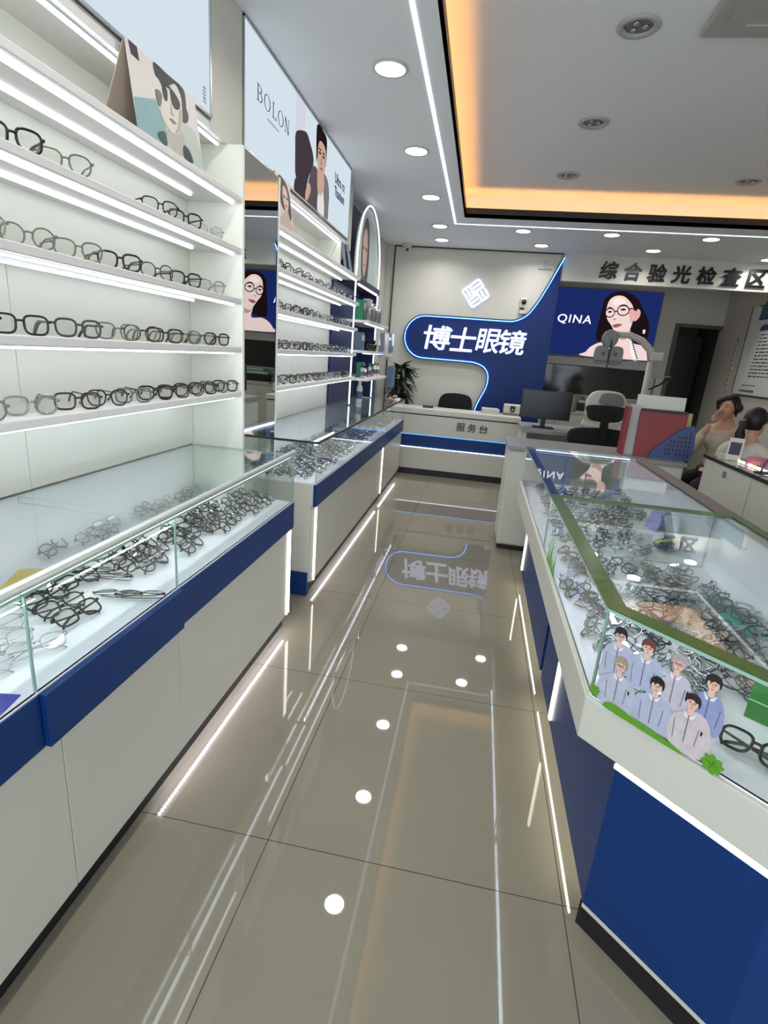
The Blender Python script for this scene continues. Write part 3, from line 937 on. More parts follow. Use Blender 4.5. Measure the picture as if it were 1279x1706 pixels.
for k in range(240):
    a = rnd.uniform(0, 2 * PI)
    z = rnd.uniform(0.84, 1.36)
    ln = rnd.uniform(0.12, 0.25) * (1.0 - 0.3 * abs(z - 1.15))
    dr = rnd.uniform(-1.2, -0.1) + (z - 1.2) * 0.8
    w = rnd.uniform(0.024, 0.040)
    ca, sa = math.cos(a), math.sin(a)
    if sa > 0.2:
        ln *= 0.5
    if ca < -0.1:
        ln *= 0.75
    pts = []
    for t in (0, 0.25, 0.5, 0.75, 1):
        rr = 0.04 + ln * t
        pts.append(Vector((rr * ca, rr * sa, z + ln * (0.35 * t + dr * t * t))))
    sd = Vector((-sa, ca, 0))
    wd = [0.25, 0.85, 1.0, 0.65, 0.03]
    vs = []
    for p, q in zip(pts, wd):
        vs += [p - sd * w * q + Vector((0, 0, 0.006)), p, p + sd * w * q + Vector((0, 0, 0.006))]
    lf.add(vs, [(3 * i + j, 3 * i + j + 1, 3 * i + j + 4, 3 * i + j + 3) for i in range(4) for j in range(2)])
st.build('stem', principled('plant stem', (70, 74, 44), 0.7, noise=0.2), pl, smooth=True)
fo = lf.build('foliage', M['leaf'], pl, smooth=True)
sd = fo.modifiers.new('thickness', 'SOLIDIFY')
sd.thickness = 0.0015

# ------------------------------------------------------------------ exam room behind the beam
po = empty('wall_poster', (0, 9.598, 0), 0, 'large blue lit poster of a dark haired woman in glasses on the exam room wall', 'poster')
x0, x1, z0, z1 = 0.93, 2.662, 1.69, 2.716
PB = emission('poster blue', (24, 38, 92), 1.0)
MB().box(x0, x1, -0.03, 0.0, z0, z1).build('panel', PB, po)
b = MB()
b.box(x0 - 0.012, x1 + 0.012, -0.036, 0, z1, z1 + 0.012).box(x0 - 0.012, x1 + 0.012, -0.036, 0, z0 - 0.012, z0)
b.box(x1, x1 + 0.012, -0.036, 0, z0, z1).box(x0 - 0.012, x0, -0.036, 0, z0, z1)
b.build('frame', M['grey'], po)
PE = lambda n, c, s=1.0: em('poster ' + n, c, s)
Wd = {
    'hair': [(1.861, 2.650), (1.989, 2.700), (2.156, 2.688), (2.313, 2.59), (2.409, 2.452), (2.503, 2.324), (2.558, 2.142), (2.539, 1.994), (2.44, 1.96), (2.286, 1.95), (2.063, 1.98), (1.941, 1.951), (1.787, 1.954), (1.764, 2.077), (1.773, 2.256), (1.783, 2.405), (1.81, 2.555)],
    'neck': [(2.052, 2.11), (2.261, 2.16), (2.27, 2.058), (2.329, 1.951), (2.516, 1.91), (2.60, 1.80), (2.635, 1.695), (1.615, 1.695), (1.65, 1.76), (1.721, 1.851), (1.862, 1.924), (2.073, 1.925)],
    'ear': [(2.265, 2.411), (2.322, 2.46), (2.369, 2.429), (2.372, 2.349), (2.318, 2.278), (2.27, 2.303)],
    'face': [(1.89, 2.587), (1.975, 2.638), (2.085, 2.631), (2.195, 2.552), (2.251, 2.475), (2.279, 2.37), (2.280, 2.236), (2.25, 2.125), (2.17, 2.06), (2.09, 2.045), (2.039, 2.096), (1.963, 2.2), (1.894, 2.277), (1.853, 2.383), (1.853, 2.491)],
    'top': [(2.296, 1.985), (2.356, 1.953), (2.44, 1.82), (2.485, 1.695), (2.39, 1.695)]}
flat('hair', PE('hair', (26, 16, 20)), Wd['hair'], po, 0.0301)
flat('shoulders', PE('skin', (222, 196, 192)), Wd['neck'], po, 0.031)
flat('ear', PE('skin warm', (206, 158, 156)), Wd['ear'], po, 0.032)
flat('face', PE('skin', (222, 196, 192)), Wd['face'], po, 0.033)
flat('cheek', PE('skin warm', (206, 158, 156)), [(2.190, 2.457), (2.26, 2.46), (2.279, 2.331), (2.262, 2.235), (2.225, 2.325)], po, 0.0338)
flat('hair', PE('hair', (26, 16, 20)), [(1.855, 2.60), (1.99, 2.66), (2.12, 2.645), (2.23, 2.55), (2.30, 2.42), (2.30, 2.50), (2.2, 2.66), (2.0, 2.695), (1.86, 2.65)], po, 0.0344)
flat('lips', PE('lips', (150, 84, 84)), [(1.986, 2.188), (2.03, 2.215), (2.055, 2.222), (2.131, 2.220), (2.091, 2.178), (2.027, 2.160)], po, 0.0342)
for nm in ((1.85, 2.437, 1.945, 2.447), (2.026, 2.487, 2.162, 2.50)):
    flat('brow', PE('hair', (26, 16, 20)), [(nm[0], nm[1]), ((nm[0] + nm[2]) / 2, nm[1] + 0.03), (nm[2], nm[3]), ((nm[0] + nm[2]) / 2, nm[1] + 0.014)], po, 0.0342)
flat('eye', PE('eye', (40, 28, 34)), [(1.876, 2.387), (1.91, 2.408), (1.947, 2.396), (1.915, 2.378)], po, 0.0342)
flat('eye', PE('eye', (40, 28, 34)), [(2.062, 2.434), (2.106, 2.456), (2.149, 2.442), (2.112, 2.422)], po, 0.0342)
flat('nose', PE('nose', (178, 130, 130)), [(1.977, 2.305), (2.015, 2.292), (2.032, 2.305), (2.017, 2.279), (1.991, 2.273)], po, 0.0342)
b = MB()
for cx_, cz_, r1, r2 in ((1.913, 2.378, 0.072, 0.066), (2.108, 2.425, 0.088, 0.074)):
    e = ell(cx_, cz_, r1, r2, 26, 0.25)
    b.tube([(p[0], -0.0355, p[1]) for p in e], 0.009, 6, closed=True)
b.tube([(1.98, -0.0355, 2.405), (2.02, -0.0355, 2.41)], 0.009, 6)
b.tube([(2.19, -0.0355, 2.455), (2.285, -0.0355, 2.465)], 0.009, 6)
b.build('printed_glasses', PE('frames', (52, 16, 26)), po)
flat('neck_tone', PE('nose', (178, 130, 130)), [(2.06, 2.06), (2.12, 2.05), (2.19, 2.07), (2.255, 2.13), (2.262, 2.16), (2.268, 2.05), (2.21, 1.99), (2.12, 2.0)], po, 0.0318)
flat('forehead_light', PE('skin light', (236, 214, 210)), [(1.93, 2.56), (1.99, 2.61), (2.07, 2.60), (2.13, 2.53), (2.05, 2.51), (1.96, 2.50)], po, 0.0338)
flat('nose_light', PE('skin light', (236, 214, 210)), [(1.965, 2.42), (1.985, 2.42), (2.00, 2.31), (1.975, 2.315)], po, 0.0338)
flat('side_lock', PE('hair', (26, 16, 20)), [(1.80, 2.58), (1.87, 2.60), (1.856, 2.50), (1.852, 2.38), (1.885, 2.27), (1.95, 2.19), (2.02, 2.10), (2.03, 2.03), (1.90, 1.98), (1.80, 2.10), (1.785, 2.35)], po, 0.0346)
flat('halter_top', PE('white', (224, 222, 216)), Wd['top'], po, 0.0334)
b = MB()
for k in range(9):
    t = k / 8
    b.ball((2.33 + 0.13 * t, -0.035, 1.98 - 0.26 * t), 0.014, 8, 6)
b.build('beads', PE('hair', (26, 16, 20)), po)
flat('earring', PE('white', (224, 222, 216)), [(2.46, 2.16), (2.50, 2.16), (2.50, 2.10), (2.47, 2.10)], po, 0.0338, False)
lettering('lettering', 'QINA', PE('letter', (226, 232, 246), 1.1), po, (1.125, 1.655, 2.17, 2.315), 0.0302, 0.003, 0.004, 0.08, 1.15)
sh_ = empty('wall_shelf', (1.76, 9.6, 1.60), 0, 'long grey wall shelf under the blue poster', 'shelf')
MB().box(-0.88, 0.92, -0.22, -0.002, -0.065, 0.06).build('board', M['lgrey'], sh_, bevel=0.006)
gp = empty('dark_glass_panel', (1.86, 9.6, 1.29), 0, 'wide dark glass panel on the exam room wall below the grey shelf', 'panel')
MB().box(-0.86, 0.80, -0.03, -0.002, -0.22, 0.235).build('glass', principled('smoked glass', (30, 30, 26), 0.08, noise=0.2), gp)
MB().box(-0.86, 0.80, -0.05, -0.002, -0.245, -0.22).box(0.78, 0.83, -0.05, -0.002, -0.245, 0.235).build('frame', M['lgrey'], gp)
cb = empty('low_cabinet', (1.86, 9.32, 0), 0, 'long pale low cabinet along the exam room back wall', 'cabinet')
MB().box(-0.93, 0.90, -0.0, 0.27, 0.08, 0.76).build('carcass', M['wall_dim'], cb)
MB().box(-0.94, 0.92, -0.02, 0.275, 0.76, 0.80).build('worktop', M['lgrey'], cb)
MB().box(-0.92, 0.89, 0.03, 0.26, 0.0, 0.08).build('kickboard', M['kick'], cb)
for k in range(4):
    dd = MB().box(-0.92 + k * 0.455, -0.92 + k * 0.455 + 0.45, -0.018, 0.0, 0.09, 0.75).build('door', M['white'], cb)
    MB().box(-0.92 + k * 0.455 + 0.38, -0.92 + k * 0.455 + 0.395, -0.035, -0.018, 0.5, 0.62).build('handle', M['steel'], dd)
ep = empty('office_printer', (1.93, 9.42, 0.80), 0, 'pale green and white desktop printer on the low exam room cabinet', 'printer')
MB().box(-0.27, 0.27, -0.1, 0.12, 0.0, 0.2).build('body', M['black'], ep, bevel=0.012)
MB().box(-0.30, 0.30, -0.115, 0.13, 0.15, 0.2).build('top_panel', principled('pale green plastic', (158, 186, 170), 0.5, noise=0.05), ep, bevel=0.01)
MB().box(-0.2, 0.24, -0.08, 0.1, 0.21, 0.245).build('paper_tray', principled('mint plastic', (150, 190, 170), 0.5, noise=0.05), ep)
MB().box(-0.32, 0.32, -0.118, 0.13, -0.0, 0.02).build('base', M['white'], ep)
# desk with monitor and headrest chair
dk = empty('office_desk', (1.12, 6.16, 0), 0, 'grey topped office desk with the computer monitor behind the rear cabinet', 'desk')
MB().box(-0.62, 0.36, -0.32, 0.34, 0.80, 0.845).build('desk_top', M['granite'], dk, bevel=0.004)
MB().box(-0.60, -0.56, -0.30, 0.32, 0.0, 0.80).build('side_panel', M['white'], dk)
MB().box(0.30, 0.34, -0.30, 0.32, 0.0, 0.80).build('side_panel', M['white'], dk)
MB().box(-0.56, 0.30, 0.26, 0.29, 0.35, 0.80).build('modesty_panel', M['white'], dk)
mo = empty('computer_monitor', (0.735, 6.05, 0.845), math.radians(2), 'black computer monitor seen from the front on the grey topped desk', 'monitor')
MB().box(-0.265, 0.265, -0.015, 0.02, 0.095, 0.395).build('housing', M['black'], mo, bevel=0.006)
MB().box(-0.255, 0.255, -0.0175, -0.0145, 0.115, 0.387).build('screen', principled('dark screen', (22, 23, 28), 0.3, noise=0.1), mo)
MB().box(-0.025, 0.025, 0.02, 0.04, 0.008, 0.22).build('neck', M['black'], mo)
MB().box(-0.11, 0.11, -0.06, 0.09, 0.0, 0.010).build('base', M['black'], mo, bevel=0.003)
hc = empty('ergonomic_chair', (1.21, 5.42, 0), math.radians(6), 'ergonomic chair with white shell headrest and black mesh back by the monitor', 'chair')
prf = catmull([(-0.14, 1.05), (0.14, 1.05), (0.185, 1.13), (0.175, 1.24), (0.10, 1.305), (-0.10, 1.305), (-0.175, 1.24), (-0.185, 1.13)], 5)
MB().prism(prf, 0.0, 0.05, 'y').build('headrest_shell', M['white'], hc, bevel=0.012)
MB().prism(catmull([(-0.06, 1.19), (0.13, 1.18), (0.15, 1.23), (0.10, 1.285), (-0.03, 1.29), (-0.07, 1.25)], 5), -0.012, 0.0, 'y').build('headrest_pad', M['grey'], hc)
MB().prism(catmull([(-0.12, 1.03), (0.12, 1.03), (0.175, 1.10), (0.165, 1.17), (-0.165, 1.17), (-0.175, 1.10)], 5), -0.03, 0.0, 'y').build('neck_cushion', M['black'], hc, bevel=0.008)
MB().prism([(-0.20, 0.985), (-0.05, 0.965), (-0.045, 0.985), (-0.185, 1.03)], -0.02, 0.03, 'y').prism([(0.20, 0.985), (0.05, 0.965), (0.045, 0.985), (0.185, 1.03)][::-1], -0.02, 0.03, 'y').build('shell_bracket', M['white'], hc)
MB().prism(catmull([(-0.18, 0.60), (0.18, 0.60), (0.30, 0.80), (0.29, 0.93), (0.08, 0.96), (-0.08, 0.96), (-0.29, 0.93), (-0.30, 0.80)], 5), -0.03, 0.03, 'y').build('backrest', M['blackcloth'], hc, bevel=0.015)
MB().box(-0.25, 0.25, -0.06, 0.42, 0.45, 0.53).build('seat', M['blackcloth'], hc, bevel=0.03)
MB().box(-0.035, 0.035, -0.05, -0.02, 0.42, 1.10).build('spine', M['black'], hc)
MB().tube([(0, 0.15, 0.09), (0, 0.15, 0.46)], 0.03, 12).build('gas_column', M['chrome'], hc)
for k in range(5):
    a = 2 * PI * k / 5 + 0.3
    lg_ = MB().tube([(0, 0.15, 0.10), (0.28 * math.cos(a), 0.15 + 0.28 * math.sin(a), 0.065)], [0.028, 0.018], 8).build('leg', M['black'], hc)
    MB().ball((0.28 * math.cos(a), 0.15 + 0.28 * math.sin(a), 0.03), 0.03, 12, 8).build('caster', M['black'], lg_)
# phoropter on its stand
ph = empty('phoropter_stand', (1.655, 5.9, 0), 0, 'grey eye testing phoropter hanging from a curved arm on a tall pole', 'eye testing instrument')
MB().lathe([(0.15, 0), (0.15, 0.03), (0.05, 0.06), (0.05, 0.1)], seg=24).build('base', M['grey'], ph, smooth=False)
MB().tube([(0, 0, 0.05), (0, 0, 1.66)], 0.032, 14).build('pole', M['lgrey'], ph, smooth=True)
MB().tube([(0.075, 0.02, 0.05), (0.07, 0.02, 1.45)], 0.016, 10).build('cable_tube', M['grey'], ph, smooth=True)
MB().tube([(0, 0, 1.62), (-0.03, 0, 1.72), (-0.12, 0, 1.80), (-0.24, 0, 1.845), (-0.38, 0, 1.85)], [0.036, 0.036, 0.034, 0.03, 0.028], 12).build('arm', M['lgrey'], ph, smooth=True)
MB().box(-0.03, 0.10, -0.04, 0.04, 1.62, 1.70).build('arm_joint', M['lgrey'], ph, bevel=0.012)
MB().prism(ell(-0.43, 1.80, 0.075, 0.085, 22), -0.05, 0.03, 'y').build('head_mount', M['grey'], ph, bevel=0.01)
for s in (-1, 1):
    hx = -0.42 + s * 0.068
    h_ = MB().prism(catmull([(hx - 0.045, 1.56), (hx + 0.045, 1.56), (hx + 0.066, 1.62), (hx + 0.05, 1.72), (hx - 0.05, 1.72), (hx - 0.066, 1.62)], 5), -0.06, 0.02, 'y').build('lens_housing', M['grey'], ph, bevel=0.01)
    MB().prism(ell(hx - s * 0.01, 1.655, 0.018, 0.018, 16), -0.066, -0.06, 'y').build('eyepiece', M['black'], h_)
    MB().box(hx - 0.05, hx + 0.05, -0.066, -0.058, 1.578, 1.590).build('dial_slot', M['black'], h_)
MB().tube([(-0.42, -0.065, 1.79), (-0.42, -0.07, 1.62), (-0.425, -0.07, 1.48)], 0.006, 8).build('near_point_rod', M['black'], ph)
MB().box(0.05, 0.20, -0.06, 0.06, 1.475, 1.485).build('instrument_tray', M['grey'], ph, bevel=0.002)
MB().tube([(0.02, 0, 1.34), (0.13, 0, 1.40), (0.21, 0, 1.48)], 0.010, 8).build('tray_arm', M['black'], ph)
# banner and eye chart on the right wall: local x along +(-y), faces -x
bn = empty('wall_banner', (3.632, 8.68, 0), -PI / 2, 'tall white notice banner with teal headings on the right wall behind the staff', 'banner')
MB().box(0.0, 1.5, -0.012, 0.0, 1.32, 2.48).build('panel', principled('banner white', (214, 220, 214), 0.4, noise=0.04), bn)
fr = MB()
fr.box(-0.012, 0.0, -0.018, 0, 1.31, 2.49).box(-0.012, 1.512, -0.018, 0, 1.30, 1.32).box(0.2, 1.512, -0.018, 0, 2.48, 2.495)
fr.build('frame', principled('banner frame', (40, 56, 70), 0.4, noise=0.05), bn)
TEAL = principled('teal print', (24, 104, 98), 0.45, noise=0.08)
INK2 = principled('dark print', (52, 56, 62), 0.5, noise=0.1)
MB().prism([(0.28, 2.33), (0.28, 2.47), (0.36, 2.53), (1.4, 2.53), (1.4, 2.33)][::-1], -0.022, -0.012, 'y').build('heading_plate', TEAL, bn)
MB().box(0.26, 1.4, -0.020, -0.012, 2.30, 2.36).build('heading_base', principled('teal blue print', (24, 70, 104), 0.45, noise=0.08), bn)
MB().prism([(0.34, 2.16), (0.38, 2.215), (0.44, 2.235), (1.3, 2.235), (1.3, 2.16)][::-1], -0.016, -0.012, 'y').build('subheading_plate', principled('teal blue print', (24, 70, 104), 0.45, noise=0.08), bn)
b = MB()
rnd = random.Random(5)
for k in range(13):
    z = 2.10 - k * 0.045
    x = 0.42 - k * 0.006
    while x < 1.3:
        w = rnd.uniform(0.05, 0.16)
        b.box(x, min(x + w, 1.34), -0.0135, -0.012, z, z + 0.014)
        x += w + 0.025
b.build('printed_lines', INK2, bn)
MB().box(0.2, 0.62, -0.0135, -0.012, 1.355, 1.385).build('footer_bar', principled('olive print', (110, 112, 74), 0.5, noise=0.1), bn)
b = MB()
for k in range(4):
    b.box(0.24 + k * 0.1, 0.32 + k * 0.1, -0.0135, -0.012, 1.44, 1.452)
b.build('red_print', principled('red print', (150, 70, 60), 0.5, noise=0.1), bn)
ch_ = empty('eye_chart_ruler', (3.632, 8.93, 0), -PI / 2, 'narrow white height ruler strip with black marks beside the banner', 'height chart')
MB().box(-0.05, 0.05, -0.004, 0, 1.36, 2.20).build('strip', M['wall'], ch_)
b = MB()
for k in range(9):
    b.box(-0.045, 0.01, -0.0055, -0.004, 1.42 + k * 0.07, 1.432 + k * 0.07)
b.box(-0.05, -0.043, -0.0055, -0.004, 1.36, 2.0)
b.box(-0.02, 0.0, -0.0055, -0.004, 2.03, 2.09).box(0.012, 0.024, -0.0055, -0.004, 2.0, 2.1).box(0.0, 0.02, -0.0055, -0.004, 2.14, 2.16)
b.build('marks', INK2, ch_)

# ------------------------------------------------------------------ island showcase on the right
isl = empty('island_showcase', (0, 0, 0), 0, 'large right hand glass showcase island with green edging tape, blue sides and an angled end', 'display counter')
XI = 0.365
OUT = [(XI, 3.74), (XI, 1.228), (0.745, 0.848), (1.14, 0.848), (1.14, 3.74)]


def inset(d, e=0.0):
    k = 0.4142
    return [(XI + d, 3.74 - e), (XI + d, 1.228 + d * k), (0.745 + d * k, 0.848 + d), (1.14 - e, 0.848 + d), (1.14 - e, 3.74 - e)]


MB().prism(inset(-0.008, -0.004), 0.598, ZT - 0.004).build('white_trim', M['white'], isl, bevel=0.003)
MB().prism(inset(0.004, 0.004), ZT - 0.004, ZT).build('tray', M['tray'], isl)
IX = XI + 0.09


def corner(d, e):
    """where the long side, inset d, meets the angled end, inset e; and where that end meets the near face"""
    k = XI + 1.228 + 1.4142 * e
    return (XI + d, k - XI - d), (k - 0.938, 0.938)


(ca, cb_) = corner(0.09, 0.040)
MB().prism([(IX, 2.30), ca, cb_, (1.12, 0.938), (1.12, 2.30)], 0.09, 0.598).build('near_side_panel', M['blue'], isl, bevel=0.002)
MB().prism([(IX, 2.36), (IX, 3.72), (1.12, 3.72), (1.12, 2.36)][::-1], 0.09, 0.598).build('far_side_panel', M['blue'], isl, bevel=0.002)
MB().box(IX + 0.03, 1.1, 2.30, 2.36, 0.16, 0.598).build('recess_panel', M['navy'], isl)
MB().box(IX + 0.015, 1.1, 2.29, 2.37, 0.115, 0.16).build('recess_foot', M['white'], isl)
(ka, kb) = corner(0.088, 0.046)
MB().prism([(IX + 0.045, 3.69), (IX + 0.045, ka[1] - 0.03), (IX - 0.002, ka[1] + 0.004), kb, (1.09, 0.938), (1.09, 3.69)], 0.0, 0.09).build('kickboard', M['kick'], isl)
n_ = Vector((-0.7071, -0.7071, 0))
for zz, h, mt in ((0.080, 0.012, M['white']), (0.552, 0.013, M['soft_bar'])):
    out_ = 0.012 if zz > 0.5 else 0.002
    aa, bb = Vector((ca[0], ca[1], 0)) + n_ * out_, Vector((cb_[0], cb_[1], 0)) + n_ * out_
    q = MB()
    q.prism([(aa.x, aa.y), (bb.x, bb.y), (bb.x - n_.x * 0.012, bb.y - n_.y * 0.012), (aa.x - n_.x * 0.012, aa.y - n_.y * 0.012)], zz, zz + h)
    q.build('light_bar' if zz > 0.5 else 'foot_strip', mt, isl)
for yb in (1.96, 3.60):
    MB().box(IX - 0.008, IX + 0.002, yb - 0.012, yb + 0.012, 0.115, 0.44).build('light_bar', M['warm_strip'], isl)
MB().box(IX + 0.006, IX + 0.013, 1.3, 2.27, 0.078, 0.085).box(IX + 0.006, IX + 0.013, 2.42, 3.6, 0.078, 0.085).build('plinth_light', M['isl_led'], isl)
# glass walls and top
for a, b_ in ((1.24, 2.328), (2.336, 3.73)):
    pane(isl, XI + 0.003, XI + 0.009, a, b_, ZT, 0.952)
    pane(isl, XI, 1.13, a if a > 2 else 1.24, b_, 0.952, 0.960, 'glass_top') if a > 2 else None
g = MB().prism([(XI, 2.332), (XI, 1.228), (0.745, 0.848), (1.13, 0.848), (1.13, 2.332)], 0.952, 0.960)
g.mi = [0, 0, 1, 1, 1, 1, 1]
g.build('glass_top', [M['glass'], M['glass_edge']], isl)
dg = MB().box(0.0, 0.53, 0.003, 0.009, ZT, 0.952)
dg.mi = [1, 1, 0, 1, 0, 1]
dg.xf(Matrix.Translation((XI + 0.003, 1.226, 0)) @ Matrix.Rotation(-PI / 4, 4, 'Z'))
dg.build('glass_pane', [M['glass'], M['glass_edge']], isl)
pane(isl, XI + 0.01, 1.03, 2.329, 2.335, ZT, 0.952, 'glass_divider')
pane(isl, XI, 1.13, 3.728, 3.734, ZT, 0.952)
MB().box(1.035, 1.13, 0.86, 3.735, ZT, 0.952).build('rear_panel', M['tray'], isl)
for a, b_ in ((1.25, 2.30), (2.36, 3.68)):
    MB().box(XI + 0.014, XI + 0.026, a, b_, 0.936, 0.9465).build('light_strip', M['isl_strip'], isl)
m = MB()
for k in range(48):
    m.box(XI + 0.07 + k * 0.0135, XI + 0.077 + k * 0.0135, 3.710, 3.716, 0.942, 0.948)
tag(m.build('light_dots', M['case_strip'], isl), kind='stuff')
T0, T1 = 0.960, 0.9632
g = MB()
g.prism([(XI, 2.36), (XI, 1.228), (XI + 0.046, 1.247), (XI + 0.046, 2.36)], T0, T1)
g.prism([(XI, 1.228), (0.745, 0.848), (0.764, 0.894), (XI + 0.046, 1.247)], T0, T1)
g.prism([(0.745, 0.848), (1.13, 0.848), (1.13, 0.894), (0.764, 0.894)], T0, T1)
g.box(XI + 0.046, 1.13, 2.31, 2.36, T0, T1)
g.box(1.09, 1.13, 0.894, 2.31, T0, T1)
g.build('green_edging', M['grass'], isl)
MB().box(XI, XI + 0.05, 2.36, 3.735, 0.9475, 0.951).build('slate_edging', M['slate'], isl)
MB().box(1.05, 1.13, 2.36, 3.735, T0, T1).build('taupe_edging', M['taupe'], isl)

# ------------------------------------------------------------------ printed sticker on the angled glass
stk = empty('glass_sticker', (0.8 - 0.0105, 0.8 - 0.0105, 0), -PI / 4, 'printed sticker of seven young men in pale shirts on the angled glass end', 'sticker')
SK = principled('sticker skin', (222, 184, 166), 0.5, noise=0.04)
SH = [principled('sticker shirt %d' % k, c_, 0.55, noise=0.32, nscale=55) for k, c_ in enumerate([(186, 190, 212), (180, 188, 214), (190, 194, 212), (184, 190, 212), (202, 196, 210), (212, 200, 204), (150, 160, 204)])]
HR = [principled('sticker hair %d' % k, c_, 0.6, noise=0.2, nscale=120) for k, c_ in enumerate([(36, 28, 30), (110, 58, 48), (166, 146, 122), (26, 22, 24), (176, 160, 166), (40, 26, 28), (34, 26, 28)])]
SKD = principled('sticker skin tone', (190, 142, 124), 0.5, noise=0.05)
GR = principled('sticker green', (92, 156, 40), 0.5, noise=0.2, nscale=60)
LN = principled('sticker line', (96, 92, 112), 0.5, noise=0.1)
men = [
    (0, (-0.560, 0.914), [(-0.588, 0.876), (-0.571, 0.892), (-0.560, 0.898), (-0.553, 0.898), (-0.525, 0.889), (-0.526, 0.829), (-0.588, 0.789), (-0.594, 0.836)]),
    (1, (-0.494, 0.918), [(-0.526, 0.882), (-0.505, 0.899), (-0.494, 0.902), (-0.480, 0.900), (-0.455, 0.888), (-0.452, 0.829), (-0.518, 0.815), (-0.529, 0.855)]),
    (4, (-0.426, 0.917), [(-0.444, 0.876), (-0.433, 0.892), (-0.420, 0.896), (-0.398, 0.890), (-0.386, 0.857), (-0.388, 0.809), (-0.426, 0.80), (-0.446, 0.83)]),
    (6, (-0.354, 0.911), [(-0.375, 0.876), (-0.360, 0.889), (-0.350, 0.891), (-0.330, 0.882), (-0.318, 0.844), (-0.322, 0.806), (-0.345, 0.80), (-0.372, 0.83)]),
    (2, (-0.543, 0.845), [(-0.587, 0.790), (-0.565, 0.812), (-0.545, 0.824), (-0.533, 0.823), (-0.507, 0.812), (-0.496, 0.79), (-0.500, 0.742), (-0.583, 0.735)]),
    (3, (-0.456, 0.845), [(-0.496, 0.795), (-0.475, 0.815), (-0.458, 0.824), (-0.443, 0.823), (-0.415, 0.808), (-0.405, 0.757), (-0.42, 0.740), (-0.487, 0.742)]),
    (5, (-0.380, 0.850), [(-0.413, 0.800), (-0.392, 0.822), (-0.378, 0.830), (-0.362, 0.836), (-0.340, 0.822), (-0.327, 0.775), (-0.340, 0.736), (-0.407, 0.738)])]
for k, (i, (hx, hz), body) in enumerate(men):
    dp = 0.0 + k * 0.0006
    bd = flat('printed_shirt', SH[i], body, stk, dp, th=0.0002)
    flat('printed_neck', SK, ell(hx + 0.001, hz - 0.022, 0.0065, 0.009, 12), stk, dp + 0.0002, th=0.0001)
    flat('shirt_line', LN, [(hx - 0.001, hz - 0.03), (hx + 0.001, hz - 0.03), (hx + 0.003, hz - 0.095), (hx + 0.001, hz - 0.095)], bd, dp + 0.0003, False, th=0.0001)
    flat('collar', principled('sticker collar %d' % k, (226, 224, 232), 0.5, noise=0.05), [(hx - 0.013, hz - 0.022), (hx, hz - 0.036), (hx + 0.014, hz - 0.021), (hx + 0.009, hz - 0.036), (hx - 0.007, hz - 0.038)], bd, dp + 0.00025, False, th=0.0001)
    hd = flat('printed_head', SK, [(hx - 0.011, hz + 0.008), (hx, hz + 0.016), (hx + 0.011, hz + 0.008), (hx + 0.010, hz - 0.008), (hx + 0.001, hz - 0.019), (hx - 0.009, hz - 0.008)], stk, dp + 0.0003, th=0.0001)
    flat('hair', HR[i], [(hx - 0.0145, hz - 0.004), (hx - 0.015, hz + 0.012), (hx - 0.004, hz + 0.0225), (hx + 0.010, hz + 0.020), (hx + 0.016, hz + 0.009), (hx + 0.0145, hz - 0.006), (hx + 0.010, hz + 0.006), (hx + 0.001, hz + 0.008), (hx - 0.009, hz + 0.004)], hd, dp + 0.0004, th=0.0001)
    flat('fringe', HR[i], [(hx - 0.012, hz + 0.008), (hx - 0.004, hz + 0.018), (hx + 0.012, hz + 0.010), (hx + 0.008, hz + 0.0055 - 0.002 * (i % 2)), (hx + 0.002, hz + 0.007), (hx - 0.004, hz + 0.003 + 0.002 * (i % 3)), (hx - 0.008, hz + 0.005)], hd, dp + 0.00047, th=0.0001)
    flat('sleeve_line', LN, [(hx - 0.026, hz - 0.052), (hx - 0.0245, hz - 0.052), (hx - 0.020, hz - 0.098), (hx - 0.0215, hz - 0.098)], bd, dp + 0.0003, False, th=0.0001)
    flat('sleeve_line', LN, [(hx + 0.0245, hz - 0.048), (hx + 0.026, hz - 0.048), (hx + 0.0245, hz - 0.09), (hx + 0.023, hz - 0.09)], bd, dp + 0.0003, False, th=0.0001)
    flat('sleeve_patch', HR[0], [(hx + 0.029, hz - 0.050), (hx + 0.033, hz - 0.050), (hx + 0.033, hz - 0.060), (hx + 0.029, hz - 0.060)], bd, dp + 0.0003, False, th=0.0001) if i in (2, 4, 5) else None
    flat('nose', SKD, [(hx - 0.0005, hz + 0.001), (hx + 0.0012, hz + 0.001), (hx + 0.0024, hz - 0.0065), (hx - 0.0014, hz - 0.0065)], hd, dp + 0.00043, False, th=0.0001)
    if i in (0, 2, 4):
        for s in (-1, 1):
            gl = MB()
            gl.tube([(hx + s * 0.0048 + p[0], -dp - 0.0007, hz - 0.0008 + p[1]) for p in ell(0, 0, 0.0042, 0.0034, 12)], 0.0004, 4, closed=True)
            gl.build('printed_glasses', HR[0], hd)
    for s in (-1, 1):
        flat('eyebrow', HR[i], ell(hx + s * 0.0048, hz + 0.0026, 0.0032, 0.0007, 8), hd, dp + 0.00045, False, th=0.0001)
        flat('eye', HR[0], ell(hx + s * 0.0048, hz - 0.0005, 0.0022, 0.0011, 8), hd, dp + 0.00045, False, th=0.0001)
    flat('mouth', principled('sticker lips %d' % k, (168, 92, 88), 0.5, noise=0.05), ell(hx + 0.001, hz - 0.0115, 0.003, 0.0012, 8), hd, dp + 0.00045, False, th=0.0001)
flat('grass_print', GR, [(-0.565, 0.728), (-0.545, 0.745), (-0.50, 0.742), (-0.44, 0.740), (-0.379, 0.732), (-0.383, 0.7245), (-0.468, 0.7235), (-0.549, 0.7238)], stk, 0.0052, th=0.0002)
